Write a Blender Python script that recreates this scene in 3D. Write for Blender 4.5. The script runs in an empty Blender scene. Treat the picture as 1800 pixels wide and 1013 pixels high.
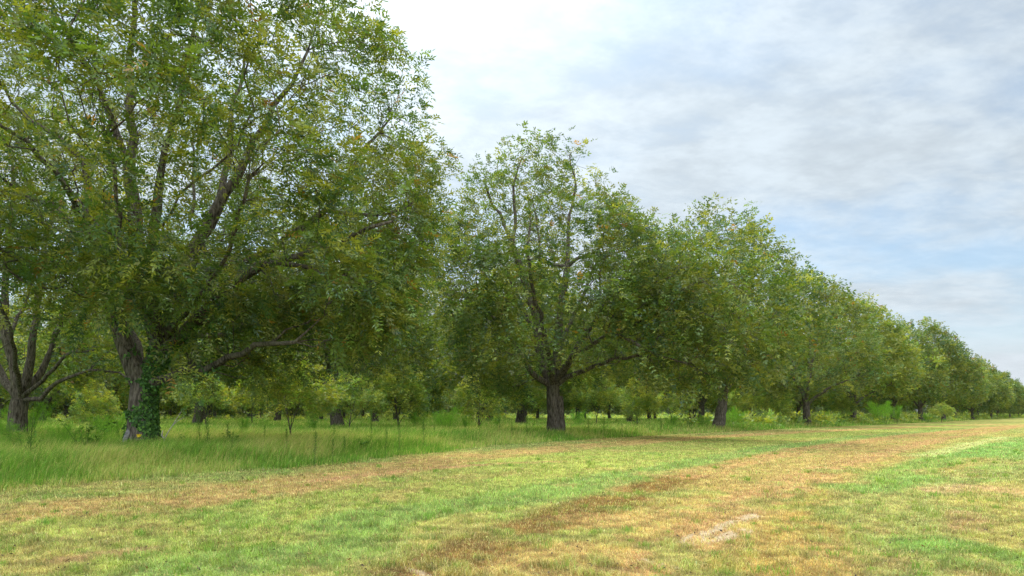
import bpy, math, random
import numpy as np
from mathutils import Vector

# ------------------------------------------------------------------ basics
SC = bpy.context.scene
COL = SC.collection
rng = np.random.default_rng(7)
F, H, YH, CX = 1200.0, 1.5, 729.0, 900.0        # focal length in photo pixels, eye height, horizon row, centre column


def px(x, y, Y):
    """point at depth Y that the photo shows at (x, y)"""
    return np.array([(x - CX) / F * Y, Y, H - (y - YH) / F * Y])


def gpx(x, y):
    """point of the flat ground that the photo shows at (x, y)"""
    Y = H * F / (y - YH)
    return np.array([(x - CX) / F * Y, Y])


def lin(r, g, b, k=1.0):
    f = lambda c: ((c / 255 + 0.055) / 1.055) ** 2.4 if c > 10 else c / 255 / 12.92
    return np.array([f(r) * k, f(g) * k, f(b) * k])


P0 = np.array([-14.1, 26.0])
U = np.array([0.646, 0.763]); U /= np.linalg.norm(U)
V = np.array([-U[1], U[0]])
STEP = 26.2


def sw(x, y):
    dx, dy = x - P0[0], y - P0[1]
    return dx * U[0] + dy * U[1], -(dx * V[0] + dy * V[1])


# ------------------------------------------------------------------ noise
def _h(ix, iy, s):
    n = (ix.astype(np.int64) * 374761393 + iy.astype(np.int64) * 668265263 + s * 1442695041) & 0x7fffffff
    n = ((n ^ (n >> 13)) * 1274126177) & 0x7fffffff
    n = n ^ (n >> 16)
    return (n & 0xffff) / 65535.0


def vnoise(x, y, s=0):
    ix, iy = np.floor(x), np.floor(y)
    fx, fy = x - ix, y - iy
    fx = fx * fx * (3 - 2 * fx); fy = fy * fy * (3 - 2 * fy)
    a, b = _h(ix, iy, s), _h(ix + 1, iy, s)
    c, d = _h(ix, iy + 1, s), _h(ix + 1, iy + 1, s)
    return (a * (1 - fx) + b * fx) * (1 - fy) + (c * (1 - fx) + d * fx) * fy


def fbm(x, y, s=0, o=4):
    t, a, n = 0, 1, 0
    for i in range(o):
        t = t + a * vnoise(x * 2 ** i + 17.3 * i, y * 2 ** i - 9.1 * i, s + i); n += a; a *= 0.55
    return t / n


def sstep(a, b, x):
    t = np.clip((x - a) / (b - a), 0, 1)
    return t * t * (3 - 2 * t)


# ------------------------------------------------------------------ mesh helpers
def mesh(name, verts, faces, mat, col=None, smooth=False, vcol=None):
    """verts (N,3), faces: list of (M,k) arrays; col one colour per face (all faces in order)"""
    me = bpy.data.meshes.new(name)
    verts = np.asarray(verts, np.float32)
    if not isinstance(faces, list): faces = [faces]
    faces = [np.asarray(f, np.int32) for f in faces if len(f)]
    me.vertices.add(len(verts)); me.vertices.foreach_set('co', verts.ravel())
    nl = sum(f.size for f in faces); nf = sum(len(f) for f in faces)
    me.loops.add(nl); me.polygons.add(nf)
    me.loops.foreach_set('vertex_index', np.concatenate([f.ravel() for f in faces]))
    tot = np.concatenate([np.full(len(f), f.shape[1], np.int32) for f in faces])
    st = np.concatenate([[0], np.cumsum(tot)[:-1]]).astype(np.int32)
    me.polygons.foreach_set('loop_start', st)
    if smooth: me.polygons.foreach_set('use_smooth', np.ones(nf, bool))
    if col is not None:
        a = me.attributes.new('tint', 'FLOAT_COLOR', 'FACE')
        a.data.foreach_set('color', np.concatenate([col, np.ones((len(col), 1))], 1).astype(np.float32).ravel())
    if vcol is not None:
        a = me.attributes.new('tint', 'FLOAT_COLOR', 'POINT')
        a.data.foreach_set('color', np.concatenate([vcol, np.ones((len(vcol), 1))], 1).astype(np.float32).ravel())
    me.update(calc_edges=True)
    me.materials.append(mat)
    return me


def obj(name, me, parent=None, loc=(0, 0, 0)):
    o = bpy.data.objects.new(name, me); COL.objects.link(o)
    o.location = loc; o.parent = parent
    return o


def tag(o, label=None, cat=None, group=None, kind=None):
    if label: o['label'] = label
    if cat: o['category'] = cat
    if group: o['group'] = group
    if kind: o['kind'] = kind
    return o


def empty(name, loc, rz=0.0, sc=1.0):
    o = bpy.data.objects.new(name, None); COL.objects.link(o)
    o.location = loc; o.rotation_euler = (0, 0, rz); o.scale = (sc, sc, sc)
    o.empty_display_size = 0.5
    return o


def copy_tree(o, loc, rz, sc, szz=None):
    c = o.copy(); COL.objects.link(c)
    c.location = loc; c.rotation_euler = (0, 0, rz); c.scale = (sc, sc, szz or sc)
    for ch in o.children:
        d = ch.copy(); COL.objects.link(d); d.parent = c
    return c


# ------------------------------------------------------------------ materials
def new_mat(name):
    m = bpy.data.materials.new(name); m.use_nodes = True
    nt = m.node_tree; nt.nodes.clear()
    return m, nt, nt.nodes, nt.links


def leaf_mat(name, trans=0.45, rough=0.45, gloss=0.05, tcol=(1.35, 1.25, 0.55)):
    m, nt, N, L = new_mat(name)
    out = N.new('ShaderNodeOutputMaterial')
    at = N.new('ShaderNodeAttribute'); at.attribute_name = 'tint'
    d = N.new('ShaderNodeBsdfDiffuse'); t = N.new('ShaderNodeBsdfTranslucent')
    g = N.new('ShaderNodeBsdfGlossy'); g.inputs['Roughness'].default_value = rough
    g.inputs['Color'].default_value = (0.8, 0.85, 0.9, 1)
    mul = N.new('ShaderNodeMix'); mul.data_type = 'RGBA'; mul.blend_type = 'MULTIPLY'
    mul.inputs[0].default_value = 1; mul.inputs[7].default_value = (*tcol, 1)
    L.new(at.outputs['Color'], mul.inputs[6]); L.new(at.outputs['Color'], d.inputs['Color'])
    L.new(mul.outputs[2], t.inputs['Color'])
    m1 = N.new('ShaderNodeMixShader'); m1.inputs[0].default_value = trans
    L.new(d.outputs[0], m1.inputs[1]); L.new(t.outputs[0], m1.inputs[2])
    m2 = N.new('ShaderNodeMixShader'); m2.inputs[0].default_value = gloss
    L.new(m1.outputs[0], m2.inputs[1]); L.new(g.outputs[0], m2.inputs[2])
    L.new(m2.outputs[0], out.inputs[0])
    return m


def bark_mat(name, c1, c2, moss=0.25, sc=1.0):
    m, nt, N, L = new_mat(name)
    out = N.new('ShaderNodeOutputMaterial')
    p = N.new('ShaderNodeBsdfPrincipled'); p.inputs['Roughness'].default_value = 0.95
    p.inputs['Specular IOR Level'].default_value = 0.1
    tc = N.new('ShaderNodeTexCoord'); mp = N.new('ShaderNodeMapping')
    mp.inputs['Scale'].default_value = (14 * sc, 14 * sc, 2.6 * sc)
    L.new(tc.outputs['Object'], mp.inputs[0])
    n1 = N.new('ShaderNodeTexNoise'); n1.inputs['Scale'].default_value = 1.0; n1.inputs['Detail'].default_value = 6
    n1.inputs['Roughness'].default_value = 0.65
    L.new(mp.outputs[0], n1.inputs['Vector'])
    n2 = N.new('ShaderNodeTexNoise'); n2.inputs['Scale'].default_value = 1.1; n2.inputs['Detail'].default_value = 4
    L.new(tc.outputs['Object'], n2.inputs['Vector'])
    r = N.new('ShaderNodeValToRGB'); r.color_ramp.elements[0].position = 0.36; r.color_ramp.elements[1].position = 0.66
    r.color_ramp.elements[0].color = (*c1, 1); r.color_ramp.elements[1].color = (*c2, 1)
    L.new(n1.outputs['Fac'], r.inputs[0])
    r2 = N.new('ShaderNodeValToRGB'); r2.color_ramp.elements[0].position = 0.5; r2.color_ramp.elements[1].position = 0.7
    r2.color_ramp.elements[0].color = (0, 0, 0, 1); r2.color_ramp.elements[1].color = (moss, moss, moss, 1)
    L.new(n2.outputs['Fac'], r2.inputs[0])
    mx = N.new('ShaderNodeMix'); mx.data_type = 'RGBA'; mx.inputs[7].default_value = (0.10, 0.11, 0.05, 1)
    L.new(r2.outputs[0], mx.inputs[0]); L.new(r.outputs[0], mx.inputs[6])
    L.new(mx.outputs[2], p.inputs['Base Color'])
    b = N.new('ShaderNodeBump'); b.inputs['Strength'].default_value = 0.9; b.inputs['Distance'].default_value = 0.05
    L.new(n1.outputs['Fac'], b.inputs['Height']); L.new(b.outputs[0], p.inputs['Normal'])
    L.new(p.outputs[0], out.inputs[0])
    return m


M_LEAF = leaf_mat('pecan_leaf', 0.46, 0.42, 0.035, (1.45, 1.3, 0.5))
M_IVY = leaf_mat('ivy_leaf', 0.2, 0.5, 0.02)
M_BLADE = leaf_mat('grass_blade', 0.35, 0.6, 0.02, (1.1, 1.1, 0.8))
M_BARK = bark_mat('bark', (0.026, 0.020, 0.014), (0.190, 0.158, 0.122))
M_STEM = bark_mat('weed_stem', (0.05, 0.08, 0.025), (0.10, 0.13, 0.05), 0.0, 3)


def plain(name, c1, c2, scale=8, rough=0.9):
    m, nt, N, L = new_mat(name)
    out = N.new('ShaderNodeOutputMaterial'); p = N.new('ShaderNodeBsdfPrincipled')
    p.inputs['Roughness'].default_value = rough
    tc = N.new('ShaderNodeTexCoord'); n = N.new('ShaderNodeTexNoise'); n.inputs['Scale'].default_value = scale
    n.inputs['Detail'].default_value = 5
    r = N.new('ShaderNodeValToRGB'); r.color_ramp.elements[0].position = 0.35; r.color_ramp.elements[1].position = 0.65
    r.color_ramp.elements[0].color = (*c1, 1); r.color_ramp.elements[1].color = (*c2, 1)
    L.new(tc.outputs['Object'], n.inputs['Vector']); L.new(n.outputs['Fac'], r.inputs[0])
    L.new(r.outputs[0], p.inputs['Base Color']); L.new(p.outputs[0], out.inputs[0])
    return m


# ------------------------------------------------------------------ colours of the ground cover
# each band: colour, half width in metres, strength, polyline in photo pixels turned into ground metres
def line(pts): return np.array([gpx(*p) for p in pts])


AK = 0.72
BANDS = [
    (lin(182, 192, 78, AK), 3.4, 0.8, line([(-300, 985), (0, 965), (250, 945), (500, 900), (700, 858), (900, 825), (1100, 798), (1350, 770), (1700, 746)])),
    (lin(222, 178, 105, AK), 1.5, 0.95, line([(-300, 925), (0, 905), (230, 888), (430, 868), (600, 838), (800, 805), (1000, 787), (1200, 771), (1400, 760), (1600, 751), (1750, 746)])),
    (lin(225, 165, 115, AK), 0.35, 0.8, line([(560, 846), (700, 828), (880, 815), (980, 812)])),
    (lin(222, 170, 125, AK), 0.22, 0.8, line([(130, 985), (190, 975), (260, 968)])),
    (lin(148, 182, 84, AK), 0.8, 0.85, line([(380, 1000), (480, 985), (560, 975), (600, 968)])),
    (lin(148, 182, 84, AK), 0.85, 0.8, line([(620, 925), (700, 905), (850, 885), (1000, 858), (1180, 822), (1350, 789), (1500, 769), (1650, 756), (1800, 748)])),
    (lin(208, 172, 96, AK), 2.0, 0.95, line([(1000, 1100), (1100, 980), (1200, 915), (1330, 860), (1450, 815), (1600, 775), (1750, 752), (1850, 744)])),
    (lin(162, 122, 58, AK), 0.62, 1.0, line([(560, 1100), (740, 1013), (850, 962), (960, 922), (1080, 876), (1200, 838)])),
    (lin(214, 162, 100, AK), 0.75, 0.8, line([(1200, 836), (1400, 792), (1600, 765), (1750, 752), (1850, 746)])),
    (lin(214, 166, 104, AK), 0.55, 0.92, line([(1120, 1060), (1170, 990), (1240, 925), (1330, 875), (1420, 838), (1500, 810), (1650, 773), (1780, 752)])),
    (lin(205, 165, 80, AK), 0.9, 0.8, line([(1350, 1080), (1400, 985), (1450, 920), (1560, 850), (1640, 815)])),
    (lin(172, 176, 94, AK), 0.9, 0.8, line([(1750, 1080), (1620, 980), (1560, 920), (1560, 870), (1700, 840), (1860, 800)])),
    (lin(142, 184, 84, AK), 0.8, 0.8, line([(1500, 858), (1560, 850), (1600, 826), (1680, 800), (1800, 775), (2000, 752)])),
    (lin(144, 188, 88, AK), 2.2, 0.75, line([(1740, 800), (1850, 770), (2000, 752)])),
    (lin(214, 214, 128, AK), 0.5, 0.9, line([(1610, 802), (1650, 797), (1700, 783), (1770, 768)])),
    (lin(215, 176, 125, AK), 0.5, 0.8, line([(1650, 862), (1720, 855), (1800, 868), (1900, 880)])),
    (lin(138, 184, 72, AK), 0.75, 0.85, line([(1660, 960), (1750, 985), (1850, 1000)])),
    (lin(205, 160, 112, AK), 0.3, 0.7, line([(1690, 905), (1710, 920), (1690, 935)])),
]
SAND = [(0.09, line([(1190, 958), (1235, 940), (1290, 916), (1330, 904)])), (0.12, line([(1240, 952), (1270, 943), (1310, 932)])),
        (0.06, line([(1135, 985), (1160, 992), (1185, 998)])), (0.05, line([(705, 995), (735, 1008), (760, 1020)]))]


def polydist(x, y, pl):
    d = np.full(x.shape, 1e9)
    for a, b in zip(pl[:-1], pl[1:]):
        ab = b - a; t = np.clip(((x - a[0]) * ab[0] + (y - a[1]) * ab[1]) / (ab @ ab), 0, 1)
        d = np.minimum(d, np.hypot(x - a[0] - t * ab[0], y - a[1] - t * ab[1]))
    return d


EDGE_S = np.array([-60, -25, -14, -8, -3, 3, 8, 14, 25, 40, 60, 90, 700])
EDGE_W = np.array([24, 15.5, 12.6, 11.6, 10.6, 9.6, 7.6, 5.6, 4.0, 3.2, 3.0, 3.4, 4.5])


def edge_w(s):
    return np.interp(s, EDGE_S, EDGE_W) + (vnoise(s * 0.35, s * 0, 91) - 0.5) * 0.9


def tallness(x, y):
    """1 in the unmown orchard, 0 on the mown strip"""
    s, w = sw(x, y)
    return 1 - sstep(-0.35, 0.35, w - edge_w(s) + (vnoise(x * 1.7, y * 1.7, 31) - 0.5) * 0.8)


def ground_colour(x, y):
    s, w = sw(x, y)
    n1 = fbm(x * 0.35, y * 0.35, 3); n2 = fbm(x * 1.6, y * 1.6, 5); n3 = fbm(s * 0.12, w * 1.3, 8)
    c = np.ones(x.shape + (1,)) * lin(194, 180, 92, AK)
    k = sstep(0.42, 0.62, n1)[..., None]
    c = c * (1 - k) + lin(168, 178, 88, AK) * k
    warp = (n2 - 0.5) * 0.8 + (n1 - 0.5) * 0.7
    for colr, hw, st, pl in BANDS:
        d = polydist(x, y, pl)
        e = hw * (1 + warp * 0.9)
        f = st * (1 - sstep(0.55, 1.25, d / np.maximum(e, 0.05)))
        f = f * (0.82 + 0.36 * n3)
        f = np.clip(f, 0, 1)[..., None]
        c = c * (1 - f) + colr * f
    # ragged patches of straw and of fresh green
    p = sstep(0.56, 0.72, fbm(x * 0.9 + 40, y * 0.9, 12))[..., None] * 0.5
    c = c * (1 - p) + lin(214, 172, 104, AK) * p
    p = sstep(0.58, 0.74, fbm(x * 1.1, y * 1.1 + 70, 14))[..., None] * 0.5
    c = c * (1 - p) + lin(140, 180, 70, AK) * p
    c = c * (0.70 + 0.60 * fbm(s * 1.3, w * 3.1, 22))[..., None]
    c = c * (0.80 + 0.40 * sstep(0.3, 0.7, fbm(x * 5.5, y * 5.5, 24, 3)))[..., None]
    return c * 0.86 + (c @ np.array([0.3, 0.6, 0.1]))[..., None] * 0.14 * np.array([1.12, 1.0, 0.8])


def sand_mask(x, y):
    f = np.zeros(x.shape)
    for hw, pl in SAND:
        d = polydist(x, y, pl) + (fbm(x * 5, y * 5, 41) - 0.5) * 0.14
        f = np.maximum(f, 1 - sstep(hw * 0.7, hw * 1.8, d))
    return f * 0.9 * sstep(0.30, 0.48, fbm(x * 9, y * 9, 43, 4))


# ------------------------------------------------------------------ ground
def zg(x, y):
    r = np.hypot(x, y)
    return (fbm(x * 0.5, y * 0.5, 61, 3) - 0.5) * 0.07 * np.clip(1 - r / 60, 0, 1)


def build_ground():
    nf, nb = 760, 60
    th = np.concatenate([np.linspace(-52, 52, nf), np.linspace(52, 308, nb + 2)[1:-1]])
    th = np.radians(th)
    rr = np.concatenate([[0.4, 1.5, 3.0], np.geomspace(4.5, 4200, 430)])
    T, R = np.meshgrid(th, rr)
    X, Y = R * np.sin(T), R * np.cos(T)
    Z = zg(X, Y)
    n, m = len(rr), len(th)
    i, j = np.meshgrid(np.arange(n - 1), np.arange(m), indexing='ij')
    a = i * m + j; b = i * m + (j + 1) % m
    q = np.stack([a, b, b + m, a + m], -1).reshape(-1, 4)
    v = np.stack([X, Y, Z], -1).reshape(-1, 3)
    v = np.concatenate([v, [[0, 0, 0]]])
    tri = np.stack([np.full(m, n * m), (np.arange(m) + 1) % m, np.arange(m)], -1)
    x, y = v[:, 0], v[:, 1]
    c = ground_colour(x, y) * 0.72
    t = tallness(x, y)[:, None]
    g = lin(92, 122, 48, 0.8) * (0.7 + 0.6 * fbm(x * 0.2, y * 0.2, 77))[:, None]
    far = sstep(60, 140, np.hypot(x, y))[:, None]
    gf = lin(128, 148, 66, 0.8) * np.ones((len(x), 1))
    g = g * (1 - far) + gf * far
    s, w = sw(x, y)
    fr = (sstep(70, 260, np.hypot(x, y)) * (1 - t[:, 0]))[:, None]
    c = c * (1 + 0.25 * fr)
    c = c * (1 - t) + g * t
    sm = sand_mask(x, y)[:, None]
    c = c * (1 - sm) + lin(206, 184, 152, 0.62) * sm
    m_, nt, N, L = new_mat('meadow_ground')
    out = N.new('ShaderNodeOutputMaterial'); p = N.new('ShaderNodeBsdfPrincipled')
    p.inputs['Roughness'].default_value = 1; p.inputs['Specular IOR Level'].default_value = 0.0
    at = N.new('ShaderNodeAttribute'); at.attribute_name = 'tint'
    tc = N.new('ShaderNodeTexCoord')
    n1 = N.new('ShaderNodeTexNoise'); n1.inputs['Scale'].default_value = 9; n1.inputs['Detail'].default_value = 7
    n1.inputs['Roughness'].default_value = 0.7
    L.new(tc.outputs['Object'], n1.inputs['Vector'])
    r = N.new('ShaderNodeValToRGB'); r.color_ramp.elements[0].position = 0.3; r.color_ramp.elements[1].position = 0.7
    r.color_ramp.elements[0].color = (0.6, 0.55, 0.5, 1); r.color_ramp.elements[1].color = (1.3, 1.35, 1.3, 1)
    L.new(n1.outputs['Fac'], r.inputs[0])
    mx = N.new('ShaderNodeMix'); mx.data_type = 'RGBA'; mx.blend_type = 'MULTIPLY'; mx.inputs[0].default_value = 1
    L.new(at.outputs['Color'], mx.inputs[6]); L.new(r.outputs[0], mx.inputs[7])
    L.new(mx.outputs[2], p.inputs['Base Color'])
    b = N.new('ShaderNodeBump'); b.inputs['Strength'].default_value = 0.5; b.inputs['Distance'].default_value = 0.03
    L.new(n1.outputs['Fac'], b.inputs['Height']); L.new(b.outputs[0], p.inputs['Normal'])
    L.new(p.outputs[0], out.inputs[0])
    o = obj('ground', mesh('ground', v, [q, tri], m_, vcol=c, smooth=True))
    tag(o, kind='structure')


# ------------------------------------------------------------------ blades
def blades(base, hgt, wid, lean, az, col, name, mat=None, droop=0.35):
    """bent two-segment blades: quad + triangle"""
    n = len(base)
    side = np.stack([np.cos(az + math.pi / 2), np.sin(az + math.pi / 2), np.zeros(n)], 1) * wid[:, None] * 0.5
    d = np.stack([np.cos(az), np.sin(az), np.zeros(n)], 1)
    mid = base + d * (lean * hgt * 0.3)[:, None]; mid[:, 2] += hgt * 0.6
    tip = base + d * (lean * hgt)[:, None]; tip[:, 2] += hgt * (1 - droop * lean)
    # side must face across a random direction, not only the lean
    tw = rng.uniform(0, math.pi, n)
    side = np.stack([np.cos(tw), np.sin(tw), np.zeros(n)], 1) * wid[:, None] * 0.5
    v = np.stack([base - side, base + side, mid + side * 0.8, mid - side * 0.8, tip], 1).reshape(-1, 3)
    k = np.arange(n)[:, None] * 5
    q = np.concatenate([k, k + 1, k + 2, k + 3], 1); t = np.concatenate([k + 3, k + 2, k + 4], 1)
    return mesh(name, v, [q, t], mat or M_BLADE, col=np.concatenate([col, col * 1.0]))


def wedge_points(n, y0, y1, power, ext=1.12):
    """random ground points in the wedge seen by the camera and a little more"""
    u = rng.random(n)
    if power == -1: Y = 1 / (1 / y0 + u * (1 / y1 - 1 / y0))
    else: Y = y0 * (y1 / y0) ** u
    X = rng.uniform(-1, 1, n) * (0.75 * ext * Y + 1.0)
    return X, Y


def build_mown():
    X, Y = wedge_points(760000, 5.2, 75, -1)
    t = tallness(X, Y); sm = sand_mask(X, Y)
    keep = (t < 0.6) & (rng.random(len(X)) > sm * 0.95)
    # thin, matted spots
    thin = sstep(0.58, 0.72, fbm(X * 2.3, Y * 2.3, 55))
    keep &= rng.random(len(X)) > thin * 0.45
    X, Y, t = X[keep], Y[keep], t[keep]
    n = len(X)
    c = ground_colour(X, Y)
    green = sstep(-0.02, 0.12, c[:, 1] - c[:, 0])
    tuft = sstep(0.52, 0.75, fbm(X * 3.3, Y * 3.3, 66))
    hgt = (0.028 + 0.035 * rng.random(n) + 0.10 * tuft * rng.random(n) + 0.055 * green * rng.random(n)) * (1 + t * 2.5)
    wid = np.maximum(0.0042, Y * 0.00055) * rng.uniform(0.7, 1.3, n)
    lean = rng.uniform(0.3, 1.5, n)
    j = rng.normal(0, 1, n)
    f = (np.exp(j * 0.28) * (0.72 + 0.56 * sstep(0.3, 0.7, fbm(X * 8, Y * 8, 67, 3))))[:, None]
    c = c * (1 - 0.4 * tuft[:, None]) + lin(140, 176, 70, AK) * 0.4 * tuft[:, None]
    straw = (rng.random(n) < 0.20 - 0.12 * green)[:, None]
    fresh = (rng.random(n) < 0.10 + 0.08 * green)[:, None]
    dark = (rng.random(n) < 0.05)[:, None]
    c = np.where(straw, lin(228, 200, 132, 0.72), c)
    c = np.where(fresh, lin(158, 180, 80, 0.66), c)
    c = np.where(dark, lin(120, 84, 48, 0.9), c)
    c = np.clip(c * f * 1.12, 0, 0.8)
    b = np.stack([X, Y, zg(X, Y) - 0.004], 1)
    me = blades(b, hgt, wid, lean, rng.uniform(0, 2 * math.pi, n), c, 'mown_grass', droop=0.5)
    tag(obj('mown_grass', me), 'short mown grass in straw and green streaks', 'grass', kind='stuff')


def build_tall():
    X, Y = wedge_points(620000, 9, 190, 0)
    # more of them near
    X2, Y2 = wedge_points(420000, 9, 60, -1)
    X = np.concatenate([X, X2]); Y = np.concatenate([Y, Y2])
    t = tallness(X, Y)
    keep = t > rng.random(len(X)) * 0.9 + 0.05
    X, Y = X[keep], Y[keep]; n = len(X)
    s, w = sw(X, Y)
    inside = sstep(0.1, 3.0, edge_w(s) - w)
    patch = fbm(X * 0.25, Y * 0.25, 71)
    p2 = fbm(X * 1.1, Y * 1.1, 73)
    hgt = (0.22 + 0.52 * inside) * rng.uniform(0.55, 1.25, n) * (0.7 + 0.6 * p2)
    wid = np.maximum(0.004, Y * 0.00042) * rng.uniform(0.7, 1.4, n)
    lean = rng.uniform(0.15, 0.9, n)
    hay = sstep(0.42, 0.6, patch) * (1 - sstep(8, 22, w * 0 + np.abs(w - 2)) * 0.3)
    fw = (hay * 0.5 + 0.14)
    r = rng.random(n)
    cg = lin(112, 156, 42, 0.74); cb = lin(140, 188, 56, 0.76); ch = lin(206, 198, 108, 0.76)
    c = np.where((r < fw)[:, None], ch, np.where((r < fw + 0.3)[:, None], cb, cg))
    c = np.clip(c * np.exp(rng.normal(0, 0.22, n))[:, None], 0, 0.8)
    b = np.stack([X, Y, zg(X, Y) - 0.01], 1)
    az = rng.normal(0.3, 1.2, n)
    me = blades(b, hgt, wid, lean, az, c, 'tall_grass')
    tag(obj('tall_grass', me), 'tall unmown meadow grass filling the orchard floor', 'grass', kind='stuff')


def build_tufts():
    X, Y = wedge_points(1500, 5.4, 30, -1)
    k = (tallness(X, Y) < 0.3) & (sand_mask(X, Y) < 0.1)
    g = ground_colour(X, Y); lush = sstep(-0.06, 0.08, g[:, 1] - g[:, 0]); k &= rng.random(len(X)) < 0.18 + 0.8 * lush * sstep(0.45, 0.6, fbm(X * 0.9, Y * 0.9, 97))
    X, Y = X[k], Y[k]; m = 34; n = len(X) * m
    sz = np.repeat(rng.uniform(0.5, 1.3, len(X)), m)
    x = np.repeat(X, m) + rng.normal(0, 0.045, n) * sz; y = np.repeat(Y, m) + rng.normal(0, 0.045, n) * sz
    tone = np.repeat(rng.random(len(X)), m)[:, None]
    c = (lin(132, 178, 58, 0.66) * (1 - tone) + lin(176, 190, 84, 0.66) * tone) * np.exp(rng.normal(0, 0.22, n))[:, None]
    b = np.stack([x, y, zg(x, y)], 1)
    me = blades(b, rng.uniform(0.06, 0.15, n) * sz, np.maximum(0.006, y * 0.0006), rng.uniform(0.2, 1.3, n), rng.uniform(0, 6.28, n), c, 'grass_tufts', droop=0.5)
    tag(obj('grass_tufts', me), 'coarser bright green grass tufts scattered over the mown strip', 'grass', kind='stuff')


def build_litter():
    n = 1500
    X, Y = wedge_points(n, 5.5, 45, -1)
    k = tallness(X, Y) < 0.3
    X, Y = X[k], Y[k]
    cl = fbm(X * 1.2, Y * 1.2, 88) > 0.46
    X, Y = X[cl], Y[cl]; n = len(X)
    s = rng.uniform(0.008, 0.024, n) * (1 + Y * 0.02)
    a = rng.uniform(0, 2 * math.pi, n)
    d = np.stack([np.cos(a), np.sin(a), rng.normal(0, 0.35, n)], 1); e = np.stack([-np.sin(a), np.cos(a), rng.normal(0, 0.35, n)], 1)
    b = np.stack([X, Y, zg(X, Y) + 0.045], 1)
    v = np.stack([b - d * s[:, None], b - e * s[:, None] * 0.4, b + d * s[:, None], b + e * s[:, None] * 0.4 + [0, 0, 0.008]], 1).reshape(-1, 3)
    f = np.arange(n * 4).reshape(-1, 4)
    c = np.where((rng.random(n) < 0.75)[:, None], lin(66, 48, 36), lin(150, 100, 62)) * rng.uniform(0.6, 1.3, n)[:, None]
    tag(obj('leaf_litter', mesh('leaf_litter', v, f, M_BLADE, col=c)), 'dead brown leaves and hulls scattered on mown grass', 'leaf litter', kind='stuff')


# ------------------------------------------------------------------ trees
class Skel:
    def __init__(s): s.p, s.par, s.r, s.limb = [], [], [], []

    def add(s, p, par, r=0.0, limb=0):
        s.p.append(np.asarray(p, float)); s.par.append(par); s.r.append(r); s.limb.append(limb)
        return len(s.p) - 1

    def poly(s, start, pts, r0, r1, limb, wob=0.06, seg=0.6):
        """a smooth wandering polyline of nodes from node start through pts"""
        P = [s.p[start]] + [np.asarray(q, float) for q in pts]
        P = np.array(P); n = len(P); ext = np.vstack([2 * P[0] - P[1], P, 2 * P[-1] - P[-2]])
        tot = np.linalg.norm(np.diff(P, axis=0), axis=1).sum(); acc = 0; cur = start
        for i in range(n - 1):
            a, b, c, d = ext[i:i + 4]; L = np.linalg.norm(c - b); m = max(1, int(L / seg))
            for k in range(1, m + 1):
                t = k / m
                q = 0.5 * ((2 * b) + (c - a) * t + (2 * a - 5 * b + 4 * c - d) * t * t + (3 * b - a - 3 * c + d) * t ** 3)
                acc += L / m
                q = q + rng.normal(0, wob, 3) * min(1, acc)
                cur = s.add(q, cur, r0 + (r1 - r0) * min(1, acc / tot), limb)
        return cur


def envelope(prof, n, core=0.12, lump=0.16, gaps=0.33, seed=1, ry=1.0, cy=0.0, lob=None):
    """random points of a crown whose half section is given at several heights: (z, left, right)"""
    g = np.random.default_rng(seed)
    prof = sorted(prof); Z = np.array([p[0] for p in prof]); A = np.array([p[1] for p in prof]); B = np.array([p[2] for p in prof])
    ph = g.uniform(0, 6.28, 8)
    out = []
    if lob is None: lob = 0.17 * max((B - A).max() / 2, 1)
    while sum(len(o) for o in out) < n * 9:
        m = 6000
        z = g.uniform(Z[0], Z[-1], m)
        a, b = np.interp(z, Z, A), np.interp(z, Z, B)
        rx = (b - a) / 2; cx = (a + b) / 2
        keep = g.random(m) < (rx / rx.max()) ** 2
        z, rx, cx = z[keep], rx[keep], cx[keep]; m = len(z)
        th = g.uniform(0, 2 * math.pi, m); u = np.sqrt(g.random(m))
        u = np.where(g.random(m) < 0.45, 0.72 + 0.28 * u, u)
        k = u > core
        lm = 1 + lump * (np.sin(3 * th + ph[0] + z * 0.5) * 0.5 + np.sin(5 * th + ph[1] - z * 0.9) * 0.35 + np.sin(z * 1.3 + ph[2] + th) * 0.35)
        x = cx + rx * u * lm * np.cos(th); y = cy + rx * ry * u * lm * np.sin(th)
        gp = fbm(x * 0.42 + ph[3] * 9, z * 0.5 + y * 0.37 + ph[4] * 9, seed % 97, 2)
        k &= gp > gaps
        out.append(np.stack([x, y, z], 1)[k])
    pool = np.concatenate(out)
    # foliage gathers in boughs: pick bough centres apart from one another, keep points near their shells
    cen = []
    for p in pool[:2500]:
        R_ = lob * 1.28
        if all((p[0] - c[0]) ** 2 + (p[1] - c[1]) ** 2 + ((p[2] - c[2]) * 1.25) ** 2 > R_ * R_ for c in cen): cen.append(p)
    cen = np.array(cen); rl = lob * g.uniform(0.7, 1.25, len(cen))
    D = np.full(len(pool), 9.0); dz = np.zeros(len(pool))
    for c, R_ in zip(cen, rl):
        e = (pool - c) / [R_, R_, R_ * 0.72]; d = np.linalg.norm(e, axis=1); k = d < D; D[k] = d[k]; dz[k] = e[k, 2]
    pk = np.where(D < 1, 0.35 + 0.65 * sstep(0.3, 0.8, D), 0.05) * (0.62 + 0.38 * np.clip(dz, -1, 1))
    keep = pool[g.random(len(pool)) < pk]
    g.shuffle(keep)
    return keep[:n]


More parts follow.
